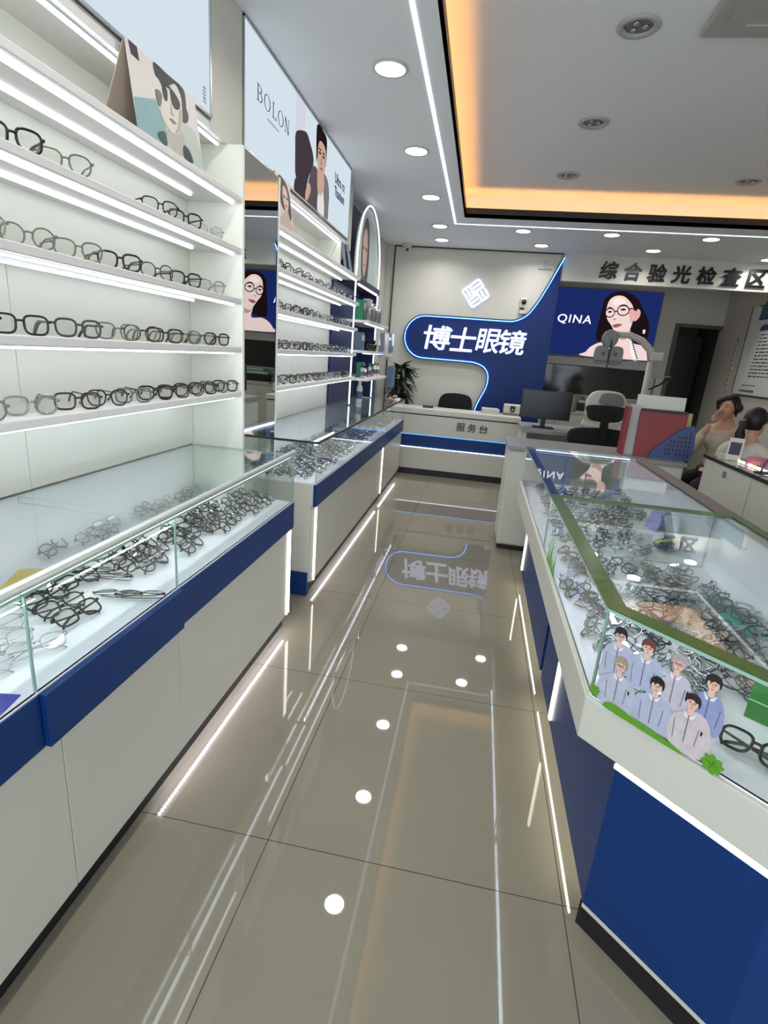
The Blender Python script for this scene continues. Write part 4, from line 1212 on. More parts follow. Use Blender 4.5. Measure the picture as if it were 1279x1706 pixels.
def clover(u, v, r, parent, dp):
    for k in range(4):
        a = 0.5 + k * PI / 2
        cx_, cz_ = u + r * 0.6 * math.cos(a), v + r * 0.6 * math.sin(a)
        flat('clover_leaf', GR, [(u, v), (cx_ - 0.55 * r * math.sin(a) , cz_ + 0.55 * r * math.cos(a)), (cx_ + 0.45 * r * math.cos(a) - 0.3 * r * math.sin(a), cz_ + 0.45 * r * math.sin(a) + 0.3 * r * math.cos(a)), (cx_ + 0.3 * r * math.cos(a), cz_ + 0.3 * r * math.sin(a)), (cx_ + 0.45 * r * math.cos(a) + 0.3 * r * math.sin(a), cz_ + 0.45 * r * math.sin(a) - 0.3 * r * math.cos(a)), (cx_ + 0.55 * r * math.sin(a), cz_ - 0.55 * r * math.cos(a))], parent, dp, th=0.0002)
clover(-0.315, 0.746, 0.021, stk, 0.0056)
clover(-0.592, 0.752, 0.014, stk, 0.0056)
gs = empty('glass_sticker', (XI + 0.0025, 2.20, 0), -PI / 2, 'green grass blade sticker on the long side glass of the island', 'sticker')
for k in range(7):
    x = 0.02 + k * 0.03
    flat('grass_blade', GR, [(x, 0.7235), (x + 0.026, 0.7235), (x + 0.016 + 0.01 * (k % 3), 0.86 - 0.012 * abs(k - 2))], gs, 0.0, False, th=0.0004)

# green leaflet box, cards and pouches lying in the island
gb = empty('leaflet_holder', (0.79, 1.20, ZT), math.radians(-38), 'bright green folded leaflet standing behind the men sticker', 'leaflet')
MB().box(-0.075, 0.075, -0.002, 0.002, 0.0, 0.105).build('front_leaf', principled('leaflet green', (60, 130, 56), 0.5, noise=0.15), gb)
MB().box(-0.074, 0.074, 0.0, 0.004, 0.0, 0.10).xf(Matrix.Translation((0, 0.03, 0)) @ Matrix.Rotation(0.26, 4, 'X')).build('back_leaf', principled('leaflet dark', (50, 96, 60), 0.5, noise=0.15), gb)
MB().box(-0.075, 0.075, -0.0024, -0.002, 0.048, 0.051).build('white_line', M['white'], gb)
cd_ = lambda name, col, loc, sx, sy, rz, label: (lambda o: MB().box(-sx, sx, -sy, sy, 0, 0.0025).build('sheet', principled(name, col, 0.45, noise=0.12), o))(empty('display_card', loc, rz, label, 'card'))
cd_('turquoise card', (64, 190, 170), (0.96, 1.86, ZT), 0.05, 0.17, 0.05, 'turquoise card lying along the back of the island beside its near half')
pp = empty('folded_card', (0.97, 2.86, ZT), math.radians(-80), 'lilac folded display card standing at the back of the far island half', 'card')
MB().box(-0.06, 0.06, -0.002, 0.002, 0, 0.12).xf(Matrix.Rotation(-0.3, 4, 'X')).build('front_leaf', principled('lilac card', (150, 146, 206), 0.5, noise=0.1), pp)
MB().box(-0.06, 0.06, -0.002, 0.002, 0, 0.12).xf(Matrix.Translation((0, 0.07, 0)) @ Matrix.Rotation(0.3, 4, 'X')).build('back_leaf', principled('lilac card', (150, 146, 206), 0.5, noise=0.1), pp)
bg = empty('cloth_pouch', (0.95, 2.52, ZT), 0.4, 'dark navy glasses pouch with a yellow band at the back of the island', 'pouch')
MB().ball((0, 0, 0.028), (0.075, 0.05, 0.028), 18, 10).build('body', principled('navy cloth', (34, 42, 84), 0.8, noise=0.2, nscale=80), bg, smooth=True)
MB().tube([(-0.074, 0, 0.04), (-0.03, -0.02, 0.056), (0.04, 0.0, 0.052)], 0.008, 8).build('band', principled('yellow band', (196, 188, 90), 0.6, noise=0.1), bg, smooth=True)
hm = empty('hand_mirror', (1.0, 2.62, ZT + 0.001), 0.9, 'small white framed mirror leaning against the island back wall', 'mirror')
MB().box(-0.05, 0.05, 0, 0.008, 0, 0.15).xf(Matrix.Rotation(-0.35, 4, 'X')).build('frame', principled('violet frame', (92, 92, 150), 0.4, noise=0.1), hm)
MB().box(-0.042, 0.042, -0.0012, 0.0, 0.008, 0.142).xf(Matrix.Rotation(-0.35, 4, 'X')).build('mirror_glass', M['mirror'], hm)
yc = empty('price_card', (-1.33, 1.33, ZT), 0.4, 'yellow card lying in the near left glass counter', 'card')
MB().box(-0.05, 0.05, -0.10, 0.10, 0, 0.003).build('sheet', principled('yellow card', (236, 200, 60), 0.5, noise=0.08), yc)
bc = empty('price_card', (-0.92, 0.80, ZT), 0.2, 'blue card at the near front corner of the left glass counter', 'card')
MB().box(-0.03, 0.03, -0.05, 0.05, 0, 0.003).build('sheet', principled('violet blue card', (60, 60, 170), 0.5, noise=0.08), bc)

# ------------------------------------------------------------------ cabinets behind the island
rc = empty('rear_cabinet', (0, 0, 0), 0, 'white cabinet with a grey top crossing the aisle end behind the island', 'cabinet')
MB().box(0.30, 1.60, 4.31, 4.80, 0.045, 0.842).build('carcass', M['white'], rc, bevel=0.003)
MB().box(0.31, 1.59, 4.33, 4.79, 0.0, 0.045).build('kickboard', M['kick'], rc)
MB().box(0.285, 1.61, 4.28, 4.82, 0.842, 0.873).build('worktop', M['granite'], rc, bevel=0.003)
for a, b_ in ((0.32, 0.74), (0.75, 1.17), (1.18, 1.59)):
    MB().box(a, b_, 4.296, 4.31, 0.06, 0.83).build('door', M['white'], rc, bevel=0.002)
rk = empty('brochure_rack', (1.43, 4.44, 0.873), math.radians(-4), 'red brochure board with blue corner standing on the rear cabinet', 'brochure rack')
RED = principled('red board', (126, 6, 12), 0.45, noise=0.08)
MAR = principled('maroon folder', (130, 26, 40), 0.5, noise=0.1)
sl = Matrix.Rotation(-0.12, 4, 'X')
MB().box(-0.17, 0.17, -0.01, 0.01, 0.0, 0.355).xf(sl).build('red_board', RED, rk)
MB().box(-0.17, 0.16, -0.016, -0.01, 0.345, 0.367).xf(sl).build('top_clip', M['kick'], rk)
MB().box(-0.245, -0.155, 0.02, 0.03, 0.0, 0.39).xf(sl).build('grey_side', M['lgrey'], rk)
MB().box(-0.275, -0.245, -0.01, 0.12, 0.0, 0.37).build('maroon_spine', MAR, rk)
MB().box(-0.20, 0.15, 0.05, 0.058, 0.0, 0.475).xf(sl).build('white_sheet', M['white'], rk)
MB().box(0.17, 0.20, -0.006, 0.03, 0.0, 0.36).xf(sl).build('yellow_booklet', principled('olive booklet', (160, 150, 84), 0.5, noise=0.1), rk)
bb = MB().prism(catmull([(-0.06, 0.0), (0.215, 0.0), (0.23, 0.25), (0.15, 0.24), (0.03, 0.13)], 4), -0.03, -0.014, 'y').xf(sl).build('blue_corner', principled('blue board', (30, 62, 120), 0.45, noise=0.1), rk)
b = MB()
for k in range(6):
    for j in range(7):
        if k > 5 - j - 1 or j < 4:
            xk, zk = 0.20 - j * 0.026, 0.03 + k * 0.033
            if zk < 0.20 - j * 0.012:
                b.box(xk, xk + 0.014, -0.032, -0.030, zk, zk + 0.02)
b.xf(sl).build('perforation', M['kick'], bb)
# right hand white counter with handles
rt = empty('staff_counter', (0, 0, 0), 0, 'white drawer counter at the far right with a glass top and dark handles', 'display counter')
MB().box(1.665, 2.12, 2.2, 4.10, 0.05, 0.965).build('carcass', M['white'], rt)
MB().box(1.69, 2.10, 2.22, 4.08, 0.0, 0.05).build('kickboard', M['kick'], rt)
for k, (a, b_) in enumerate(((2.22, 2.80), (2.81, 3.40), (3.41, 4.09))):
    dd = MB().box(1.648, 1.665, a, b_, 0.07, 0.955).build('door', M['white'], rt, bevel=0.002)
    MB().box(1.640, 1.648, (a + b_) / 2 - 0.02, (a + b_) / 2 + 0.02, 0.885, 0.925).build('lock_plate', M['grey'], dd, bevel=0.003)
    MB().box(1.638, 1.648, a + 0.05, b_ - 0.05, 0.69, 0.70).build('handle', M['chrome'], dd)
pane(rt, 1.64, 2.13, 2.2, 4.11, 0.968, 0.976, 'glass_top')
MB().box(1.636, 1.645, 2.2, 4.115, 0.960, 0.980).build('edge_strip', M['kick'], rt)
b = MB()
for k in range(46):
    b.box(1.80 + k * 0.0, 1.806, 2.6 + k * 0.03, 2.612 + k * 0.03, 0.9765, 0.984)
tag(b.build('light_dots', M['warm_strip'], rt), kind='stuff')
qs = empty('payment_stand', (1.77, 3.98, 0.976), math.radians(-28), 'white tilted payment stand with a dark panel on the right counter', 'payment stand')
MB().box(-0.045, 0.045, -0.004, 0.004, 0.0, 0.15).xf(Matrix.Rotation(-0.2, 4, 'X')).build('plate', M['white'], qs, bevel=0.002)
MB().box(-0.033, 0.033, -0.006, -0.004, 0.035, 0.12).xf(Matrix.Rotation(-0.2, 4, 'X')).build('dark_panel', principled('dark violet print', (52, 50, 74), 0.5, noise=0.2), qs)
MB().box(-0.045, 0.045, -0.01, 0.06, 0.0, 0.006).build('foot', M['white'], qs)
pk = empty('tissue_box', (1.86, 3.84, 0.976), 0.3, 'small pink box on the right counter beside the payment stand', 'box')
MB().box(-0.06, 0.06, -0.03, 0.03, 0, 0.05).build('body', principled('pink card', (220, 120, 150), 0.5, noise=0.2), pk, bevel=0.004)
MB().box(-0.055, 0.0, -0.031, -0.03, 0.004, 0.03).build('print', principled('peach print', (240, 170, 140), 0.5, noise=0.2), pk)
hb = empty('head_band', (1.79, 3.50, 0.976), math.radians(20), 'dark arched headband standing on the right counter', 'headband')
MB().tube([(0.075 * math.cos(a), 0, 0.01 + 0.10 * math.sin(a)) for a in [PI * k / 16 for k in range(17)]], 0.006, 8).build('arch', principled('slate plastic', (60, 70, 92), 0.4, noise=0.1), hb, smooth=True)
MB().box(-0.10, 0.12, -0.03, 0.03, 0.0, 0.012).build('base', M['black'], hb, bevel=0.003)
pp2 = empty('paper_pile', (1.76, 4.05, 0.976), 0.5, 'small loose pile of white slips on the far end of the right counter', 'paper')
b = MB()
for k in range(5):
    b.box(-0.05 + 0.004 * (k % 3), 0.05, -0.03, 0.035 - 0.003 * (k % 2), k * 0.006, k * 0.006 + 0.005)
b.build('slips', M['white'], pp2)

# ------------------------------------------------------------------ arched display beyond the second rack
ax = -1.25
ar = empty('arched_display', (ax, 5.25, 0), PI / 2, 'dark blue arched display alcove outlined by a glowing white tube', 'display stand')
aw, at = 1.10, 2.85
# board behind (local +y is towards the wall)
MB().box(-0.15, 1.10, 0.17, 0.185, 0.975, 2.0).prism([(-0.15, 2.0), (1.10, 2.0), (1.10, 2.70), (0.95, 2.86), (0.02, 2.86), (-0.15, 2.68)][::-1], 0.17, 0.185, 'y').build('blue_board', M['navy'], ar)
MB().box(aw, aw + 0.015, 0.0, 0.17, 0.975, 2.10).build('jamb', M['navy'], ar)
arch = [(0.0, 0.98)] + [(0.0, 2.30)] + [(aw / 2 - aw / 2 * math.cos(PI * k / 24), 2.30 + 0.56 * math.sin(PI * k / 24)) for k in range(1, 24)] + [(aw, 2.30), (aw, 0.98)]
MB().tube([(a, 0.0, b) for a, b in arch], 0.0075, 8, up=(0, 1, 0)).build('light_tube', M['arch_led'], ar, smooth=True)
pan = [(0.02, 2.16)] + [(aw / 2 - (aw / 2 - 0.02) * math.cos(PI * k / 24), 2.30 + 0.54 * math.sin(PI * k / 24)) for k in range(0, 25)] + [(aw - 0.02, 2.16)]
MB().prism(pan, 0.02, 0.03, 'y').build('picture_panel', principled('pale print', (186, 204, 198), 0.5, noise=0.05), ar)
ARK = principled('print hair', (58, 44, 46), 0.5, noise=0.1)
ASK = principled('print skin', (206, 172, 156), 0.5, noise=0.05)
ah = flat('printed_hair', ARK, [(0.30, 2.20), (0.24, 2.40), (0.28, 2.62), (0.42, 2.74), (0.56, 2.66), (0.60, 2.40), (0.56, 2.18), (0.42, 2.19)], ar, -0.02)
flat('printed_face', ASK, [(0.30, 2.56), (0.38, 2.64), (0.48, 2.60), (0.50, 2.44), (0.47, 2.28), (0.40, 2.20), (0.34, 2.26), (0.30, 2.40)], ar, -0.0192)
for ex in (0.34, 0.445):
    flat('printed_eye', ARK, ell(ex, 2.46, 0.028, 0.018, 12), ar, -0.0185)
flat('printed_lips', principled('print lips', (170, 84, 80), 0.5, noise=0.05), ell(0.40, 2.31, 0.035, 0.010, 12), ar, -0.0185)
MB().box(0.0, aw, -0.02, 0.17, 2.10, 2.16).build('ledge', M['kick'], ar)
MB().box(0.02, 0.95, -0.026, -0.014, 2.085, 2.10).build('light_strip', M['strip'], ar)
for k, z in enumerate((1.78, 1.50, 1.235)):
    s_ = MB().box(0.05, aw + 0.05, -0.14 if k < 2 else -0.16, 0.17, z - 0.025, z).build('shelf', M['shelf'], ar, bevel=0.002)
    if k < 2:
        MB().box(0.10, aw, -0.10, -0.085, z - 0.032, z - 0.025).build('light_strip', M['strip'], s_)
M['green_p'] = principled('green box print', (40, 130, 90), 0.5, noise=0.15)
M['pink_p'] = principled('pink box print', (210, 50, 110), 0.5, noise=0.1)
M['slate_p'] = principled('slate bag', (84, 96, 120), 0.5, noise=0.15)
M['bottle_p'] = principled('white bottle', (226, 228, 226), 0.35, noise=0.04)


def on_arch(u, d, z):
    """point on the arch shelves: u along the aisle, d out from the board"""
    return (ax + d, 5.25 + u, z)


def carton(u, d, z, w, dp, h, mat, label, band=None):
    o = empty('carton', on_arch(u, d, z), PI / 2, label, 'box', 'boxes on the arched display')
    MB().box(-w / 2, w / 2, -dp / 2, dp / 2, 0, h).build('body', mat, o, bevel=0.003)
    MB().box(-w / 2 + 0.008, w / 2 - 0.008, -dp / 2 - 0.001, -dp / 2, h * 0.55, h * 0.85).build('printed_band', band or M['white'], o)
    return o


def bottle(u, d, z, r, h, mat, label, cap=None):
    o = empty('bottle', on_arch(u, d, z), 0, label, 'bottle', 'bottles on the arched display')
    MB().lathe([(r * 0.92, 0), (r, 0.01), (r, h * 0.66), (r * 0.5, h * 0.78), (r * 0.45, h * 0.82)], seg=16).build('body', mat, o, smooth=True)
    MB().lathe([(r * 0.55, h * 0.80), (r * 0.55, h), (r * 0.45, h * 1.005)], seg=14).build('cap', cap or M['grey'], o)
    MB().lathe([(r * 1.01, h * 0.18), (r * 1.01, h * 0.5)], seg=16).build('label_band', M['slate_p'], o)
    return o


carton(0.20, 0.02, 1.78, 0.12, 0.08, 0.19, M['green_p'], 'green carton on the upper arch shelf under the light strip')
carton(0.42, 0.04, 1.78, 0.13, 0.07, 0.22, M['lgrey'], 'pale grey carton on the upper arch shelf beside the green one')
carton(0.62, 0.03, 1.78, 0.12, 0.07, 0.20, M['slate_p'], 'slate blue carton on the upper arch shelf, third along')
carton(0.20, 0.02, 1.50, 0.16, 0.08, 0.17, M['slate_p'], 'slate blue carton on the middle arch shelf at its near end')
carton(0.30, 0.03, 1.235 + 0.0, 0.10, 0.07, 0.15, M['green_p'], 'green carton on the low arch shelf among small bottles')
carton(0.60, 0.05, 1.235, 0.18, 0.08, 0.05, M['pink_p'], 'flat bright pink carton on the low arch shelf', M['pink_p'])
for k, (u, d, h) in enumerate(((0.12, 0.09, 0.13), (0.18, 0.10, 0.12), (0.42, 0.10, 0.14), (0.75, 0.09, 0.15), (0.84, 0.05, 0.13), (0.93, 0.09, 0.14))):
    bottle(u, d, 1.235, 0.022, h, M['bottle_p'] if k % 2 else M['lgrey'], 'small pale bottle on the low arch shelf, %s from the near end' % ORD[k], M['black'] if k < 2 else M['green_p'])
bottle(0.36, 0.02, 0.968, 0.033, 0.24, M['bottle_p'], 'tall white spray bottle standing on the far counter glass under the arch shelves', M['bottle_p'])
for k, u in enumerate((0.46, 0.62, 0.80)):
    o = empty('potted_trinket', on_arch(u, 0.05, 1.50), 0, 'little potted green plant on the middle arch shelf, %s from near end' % ORD[k], 'plant', 'little plants on the arch shelf')
    MB().lathe([(0.03, 0), (0.04, 0.07), (0.036, 0.072)], seg=14).build('pot', M['black'], o, smooth=True)
    g = MB()
    rnd = random.Random(k)
    for j in range(14):
        a, t_ = rnd.uniform(0, 2 * PI), rnd.uniform(0.02, 0.05)
        g.prism([(0, 0), (0.012, 0.025), (0, 0.06), (-0.012, 0.025)], 0, 0.001, 'y').v[-8:]
        m_ = Matrix.Translation((0, 0, 0.065)) @ Matrix.Rotation(a, 4, 'Z') @ Matrix.Rotation(rnd.uniform(-0.9, 0.9), 4, 'X')
        g.v[-8:] = [tuple(m_ @ Vector(p)) for p in g.v[-8:]]
    g.build('foliage', M['leaf'], o)
for k, (u, hgt) in enumerate(((0.17, 0.22), (0.36, 0.24), (0.56, 0.22))):
    o = empty('clear_jar', on_arch(u + 0.02, 0.11, 1.78), 0, 'clear acrylic jar on the upper arch shelf, %s from near end' % ORD[k], 'jar', 'clear jars on the arch shelf')
    MB().lathe([(0.05, 0), (0.052, 0.16), (0.048, 0.16), (0.046, 0.004)], seg=18).build('body', M['acrylic'], o, smooth=True)
    MB().lathe([(0.02, 0.004), (0.042, 0.03), (0.04, 0.11), (0.001, 0.12)], seg=12).build('filling', principled('beige cloths', (150, 138, 130), 0.7, noise=0.3, nscale=60), o)
# clear hook rack with white hanging straps at the aisle end of the arch
hk = empty('hook_rack', (-1.08, 6.20, 1.70), 0, 'clear acrylic rack with white hanging cords at the far end of the arch shelves', 'display rack')
MB().box(-0.06, 0.06, -0.16, 0.16, 0.0, 0.005).box(-0.06, -0.055, -0.16, 0.16, -0.26, 0.0).box(0.05, 0.055, -0.16, 0.16, -0.2, 0.0).build('frame', M['acrylic'], hk)
for k in range(7):
    y = -0.14 + k * 0.047
    MB().tube([(0.0, y, -0.002), (0.02, y, -0.12), (0.03, y + 0.01, -0.24 - 0.02 * (k % 3)), (0.045, y + 0.01, -0.22)], 0.005, 6).build('cord', M['bottle_p'], hk, smooth=True)
bagg = empty('paper_bag', (-1.06, 6.52, 1.10), PI / 2, 'slate blue paper bag hanging at the far end of the low arch shelf', 'bag')
MB().box(-0.10, 0.10, -0.04, 0.04, 0.0, 0.24).build('body', M['slate_p'], bagg, bevel=0.004)
for s in (-0.03, 0.03):
    MB().tube([(-0.05, s, 0.235), (-0.04, s, 0.31), (0.04, s, 0.31), (0.05, s, 0.235)], 0.003, 6).build('handle', M['white'], bagg)
bs = empty('side_board', (-1.25, 6.55, 0), PI / 2, 'slate blue side board standing on the counter beside the corner plant', 'board')
MB().box(-0.06, 0.06, 0, 0.02, 0.97, 1.2).build('panel', M['slate_p'], bs)
tr = empty('trinket_tray', (-0.98, 6.42, 0.972), PI / 2, 'small tray of red and teal trinkets on the far end of the far counter', 'tray')
MB().box(-0.12, 0.12, -0.06, 0.06, 0, 0.012).build('base', M['lgrey'], tr, bevel=0.003)
for k, (mm, u) in enumerate(((principled('coral trinket', (200, 70, 60), 0.5, noise=0.1), -0.05), (principled('teal trinket', (60, 150, 140), 0.5, noise=0.1), 0.03), (principled('coral trinket b', (206, 96, 80), 0.5, noise=0.1), 0.08))):
    MB().ball((u, 0, 0.028), (0.03, 0.03, 0.018), 12, 8).build('trinket', mm, tr, smooth=True)

# ------------------------------------------------------------------ eyeglasses
FR = {
    'black': principled('black acetate', (16, 15, 16), 0.22, noise=0.2),
    'dark brown': principled('dark brown acetate', (52, 36, 28), 0.25, noise=0.5, nscale=120),
    'dark grey': principled('dark grey acetate', (62, 62, 66), 0.3, noise=0.2),
    'grey green': principled('grey green acetate', (112, 114, 100), 0.28, noise=0.2),
    'clear': clear('clear acetate', (0.62, 0.62, 0.58), 0.10, 1.5, 0.1),
    'pale gold': principled('gold metal', (176, 158, 112), 0.25, 1.0, noise=0.1),
    'silver': principled('silver metal', (178, 180, 186), 0.22, 1.0, noise=0.1),
    'gunmetal': principled('gunmetal', (88, 90, 98), 0.28, 1.0, noise=0.1),
    'navy': principled('navy acetate', (26, 32, 58), 0.25, noise=0.2)}
PAD = principled('nose pad silicone', (186, 190, 188), 0.3, noise=0.05)
# style: half width, half height, squareness, lower taper, rim radius
STY = {
    'square-rim': (0.0285, 0.0240, 3.4, 0.05, 0.0030),
    'round-rim': (0.0268, 0.0256, 2.15, 0.02, 0.0024),
    'soft-rim': (0.0280, 0.0250, 2.6, 0.12, 0.0026),
    'thick-rim': (0.0285, 0.0246, 3.0, 0.08, 0.0035),
    'thin-rim': (0.0272, 0.0225, 2.7, 0.06, 0.0014)}


def rim(sty, n=26):
    a, b, e, tp, r = STY[sty]
    out = []
    for k in range(n):
        t = 2 * PI * k / n
        c_, s_ = math.cos(t), math.sin(t)
        x = a * math.copysign(abs(c_) ** (2 / e), c_)
        z = b * math.copysign(abs(s_) ** (2 / e), s_)
        out.append((x * (1 + tp * z / b), z))
    return out


def spec_parts(sty, pose):
    """geometry of one pair, fronts facing -y, standing on z=0: frame, lens x2, temple x2, nose pads"""
    a, b, e, tp, r = STY[sty]
    cx, cz = a + 0.0095, b + r
    pts = rim(sty)
    fr = MB()
    for s in (-1, 1):
        fr.tube([(s * (cx + x), 0.004 * (abs(s * (cx + x)) / 0.06) ** 2, cz + z) for x, z in pts], r, 6, closed=True, up=(0, 1, 0))
        fr.box(*sorted((s * (cx + a - 0.001), s * (cx + a + 0.008))), 0.0015, 0.0075, cz + b * 0.45 - 0.0035, cz + b * 0.45 + 0.0035)
    fr.tube([(-0.0105, 0.0, cz + b * 0.25), (-0.005, -0.0006, cz + b * 0.42), (0.005, -0.0006, cz + b * 0.42), (0.0105, 0.0, cz + b * 0.25)], r * 1.05, 6, up=(0, 1, 0))
    ln = []
    for s in (-1, 1):
        q = MB()
        q.prism([(s * (cx + x * 0.96), cz + z * 0.96) for x, z in pts], 0.0014, 0.0026, 'y')
        ln.append(q)
    tm = []
    hx, hz = cx + a + 0.007, cz + b * 0.45
    tr_ = max(r * 0.8, 0.0011)
    for s in (-1, 1):
        if pose == 'open':
            p = [(s * hx, 0.006, hz), (s * (hx + 0.001), 0.04, hz), (s * hx, 0.092, hz), (s * (hx - 0.003), 0.115, hz * 0.75), (s * (hx - 0.006), 0.142, 0.0025)]
        else:
            dy = 0.011 if s > 0 else 0.018
            p = [(s * hx, 0.006, hz), (s * (hx - 0.004), dy, hz), (s * (hx - 0.05), dy + 0.001, hz - 0.006), (s * (hx - 0.098), dy + 0.001, hz - 0.012), (s * (hx - 0.125), dy, hz - 0.024), (s * (hx - 0.134), dy, hz - 0.034)]
        q = MB()
        q.tube(p, [tr_, tr_ * 1.1, tr_ * 1.25, tr_ * 1.5, tr_ * 1.5] + ([tr_ * 1.3] if pose != 'open' else []), 6, up=(1, 0, 0) if pose == 'open' else (0, 1, 0), flat=1.0)
        tm.append(q)
    pads = MB()
    for s in (-1, 1):
        pads.ball((s * 0.0085, 0.0055, cz - b * 0.1), (0.0018, 0.0018, 0.0045), 8, 6)
    allp = [fr] + ln + tm + [pads]
    if pose != 'open':
        tilt = {'lying': 0.95, 'flat': 1.3, 'upside': -2.2}[pose]
        m_ = Matrix.Rotation(-tilt, 4, 'X')
        for q in allp:
            q.xf(m_)
        zm = min(p[2] for q in allp for p in q.v)
        for q in allp:
            q.xf(Matrix.Translation((0, 0, -zm)))
    return fr, ln, tm, pads


PROTO = {}


def proto(sty, colr, pose, joined, tint=False):
    key = (sty, colr, pose, joined, tint)
    if key in PROTO:
        return PROTO[key]
    fr, ln, tm, pads = spec_parts(sty, pose)
    lm = M['darklens'] if tint else M['lens']
    if joined:
        b = MB()
        for q in [fr] + tm:
            b.add(q.v, q.f, 0)
        for q in ln:
            b.add(q.v, q.f, 1)
        PROTO[key] = b.mesh('eyeglasses', [FR[colr], lm], True)
    else:
        PROTO[key] = {'frame': fr.mesh('frame', FR[colr], True), 'lens': [q.mesh('lens', lm) for q in ln], 'temple': [q.mesh('temple', FR[colr], True) for q in tm], 'nose_pads': pads.mesh('nose_pads', PAD, True)}
    return PROTO[key]


FIRST = {}
NSPEC = [0]


def spectacles(loc, rz, sty, colr, pose, joined, label, group, tint=False):
    """one pair: the first of its kind is built, later ones are copies of it and of each of its parts"""
    NSPEC[0] += 1
    key = (sty, colr, pose, joined, tint)
    p = proto(*key)
    if key not in FIRST:
        if joined:
            o = bpy.data.objects.new('eyeglasses', p)
            COL.objects.link(o)
        else:
            o = empty('eyeglasses')
            for nm, me in [('frame', p['frame'])] + [('lens', q) for q in p['lens']] + [('temple', q) for q in p['temple']] + [('nose_pads', p['nose_pads'])]:
                c_ = bpy.data.objects.new(nm, me)
                COL.objects.link(c_)
                c_.parent = o
        FIRST[key] = (o, [] if joined else list(o.children))
    else:
        src, kids = FIRST[key]
        o = src.copy()
        COL.objects.link(o)
        for k_ in kids:
            c_ = k_.copy()
            COL.objects.link(c_)
            c_.parent = o
    o.location = loc
    o.rotation_euler = (0, 0, rz)
    return tag(o, label, 'eyeglasses', group)


RZ = math.radians
# rack nearest the camera; (y, style, colour) from the camera end towards the mirror; shelf height index
rows1 = {
    1: [(1.34, 'thick-rim', 'black'), (1.52, 'soft-rim', 'grey green'), (1.985, 'soft-rim', 'black'), (2.16, 'thick-rim', 'black'), (2.35, 'thin-rim', 'silver'), (1.14, 'soft-rim', 'dark grey')],
    2: [(1.20, 'soft-rim', 'clear'), (1.36, 'round-rim', 'grey green'), (1.545, 'soft-rim', 'grey green'), (1.735, 'thick-rim', 'black'), (1.95, 'round-rim', 'dark grey'), (2.15, 'thick-rim', 'black'), (2.37, 'soft-rim', 'silver')],
    3: [(1.30, 'square-rim', 'black'), (1.52, 'thick-rim', 'dark grey'), (1.70, 'soft-rim', 'grey green'), (1.84, 'round-rim', 'dark brown'), (1.985, 'square-rim', 'black'), (2.13, 'soft-rim', 'grey green'), (2.27, 'round-rim', 'dark grey'), (2.41, 'thick-rim', 'black'), (1.14, 'square-rim', 'black')],
    4: [(1.135, 'soft-rim', 'grey green'), (1.31, 'thick-rim', 'clear'), (1.49, 'square-rim', 'dark brown'), (1.63, 'soft-rim', 'black'), (1.77, 'square-rim', 'grey green'), (1.905, 'thick-rim', 'black'), (2.03, 'square-rim', 'black'), (2.15, 'soft-rim', 'dark brown'), (2.27, 'square-rim', 'black'), (2.395, 'round-rim', 'dark grey'), (2.49, 'thick-rim', 'black')]}
names = {1: 'second shelf', 2: 'third shelf', 3: 'fourth shelf', 4: 'bottom shelf'}
rnd = random.Random(11)
for r_, row in rows1.items():
    row = sorted(row)
    for k, (y, sty, colr) in enumerate(row):
        rz = PI / 2 - math.radians(32 + rnd.uniform(-8, 6))
        place = 'nearest the camera' if k == 0 else 'beside the mirror end' if k == len(row) - 1 else '%s from the camera end' % ORD[k]
        spectacles((-1.212, y, SHELVES[r_]), rz, sty, colr, 'open', False, '%s %s eyeglasses, %s, %s of the near rack' % (colr, sty, place, names[r_]), 'eyeglasses on the near wall rack')
# second rack
cols = ['black', 'dark grey', 'black', 'dark brown', 'gunmetal', 'grey green', 'black', 'silver']
stys = ['soft-rim', 'square-rim', 'round-rim', 'thick-rim', 'thin-rim']
for r_ in (1, 2, 3, 4):
    y, k = 3.13, 0
    while y < 5.05:
        colr, sty = cols[(k * 3 + r_ * 5) % 8], stys[(k * 2 + r_) % 5]
        spectacles((-1.225, y, SHELVES[r_]), PI / 2 - math.radians(24 + rnd.uniform(-10, 10)), sty, colr, 'open', True, '%s %s eyeglasses, %s from the mirror, %s of the far rack' % (colr, sty, ORD[k], names[r_]), 'eyeglasses on the far wall rack')
        y += rnd.uniform(0.128, 0.15) if r_ > 2 else rnd.uniform(0.14, 0.19)
        k += 1
# near left counter: (x, y, turn, style, colour, pose)
Z = ZT + 0.0005
A = [(-0.985, 1.165), (-1.055, 1.185), (-1.125, 1.215), (-1.19, 1.235), (-1.13, 1.345), (-1.21, 1.385)]
Dd = [(-1.00, 1.55), (-1.06, 1.53), (-1.115, 1.56), (-1.17, 1.56), (-1.045, 1.66), (-1.105, 1.68), (-1.16, 1.69)]
Ee = [(-0.965, 1.75), (-1.025, 1.80), (-1.085, 1.81), (-1.02, 1.90), (-1.08, 1.935), (-1.14, 1.89)]
Ff = [(-0.955, 2.02), (-1.01, 2.0), (-1.065, 2.04), (-1.12, 2.05), (-1.17, 2.09), (-0.97, 2.16), (-1.03, 2.15), (-1.09, 2.18), (-1.15, 2.22), (-1.2, 2.24)]
Gg = [(-0.945, 2.30), (-1.0, 2.32), (-1.055, 2.33), (-1.11, 2.36), (-0.945, 2.45), (-1.0, 2.47), (-1.055, 2.47), (-1.11, 2.49)]
Hh = [(-1.39, 1.56), (-1.37, 1.70), (-1.39, 1.84), (-1.33, 1.76), (-1.38, 2.08), (-1.37, 2.21), (-1.34, 2.34), (-1.37, 2.46), (-1.32, 2.47), (-1.34, 2.14)]
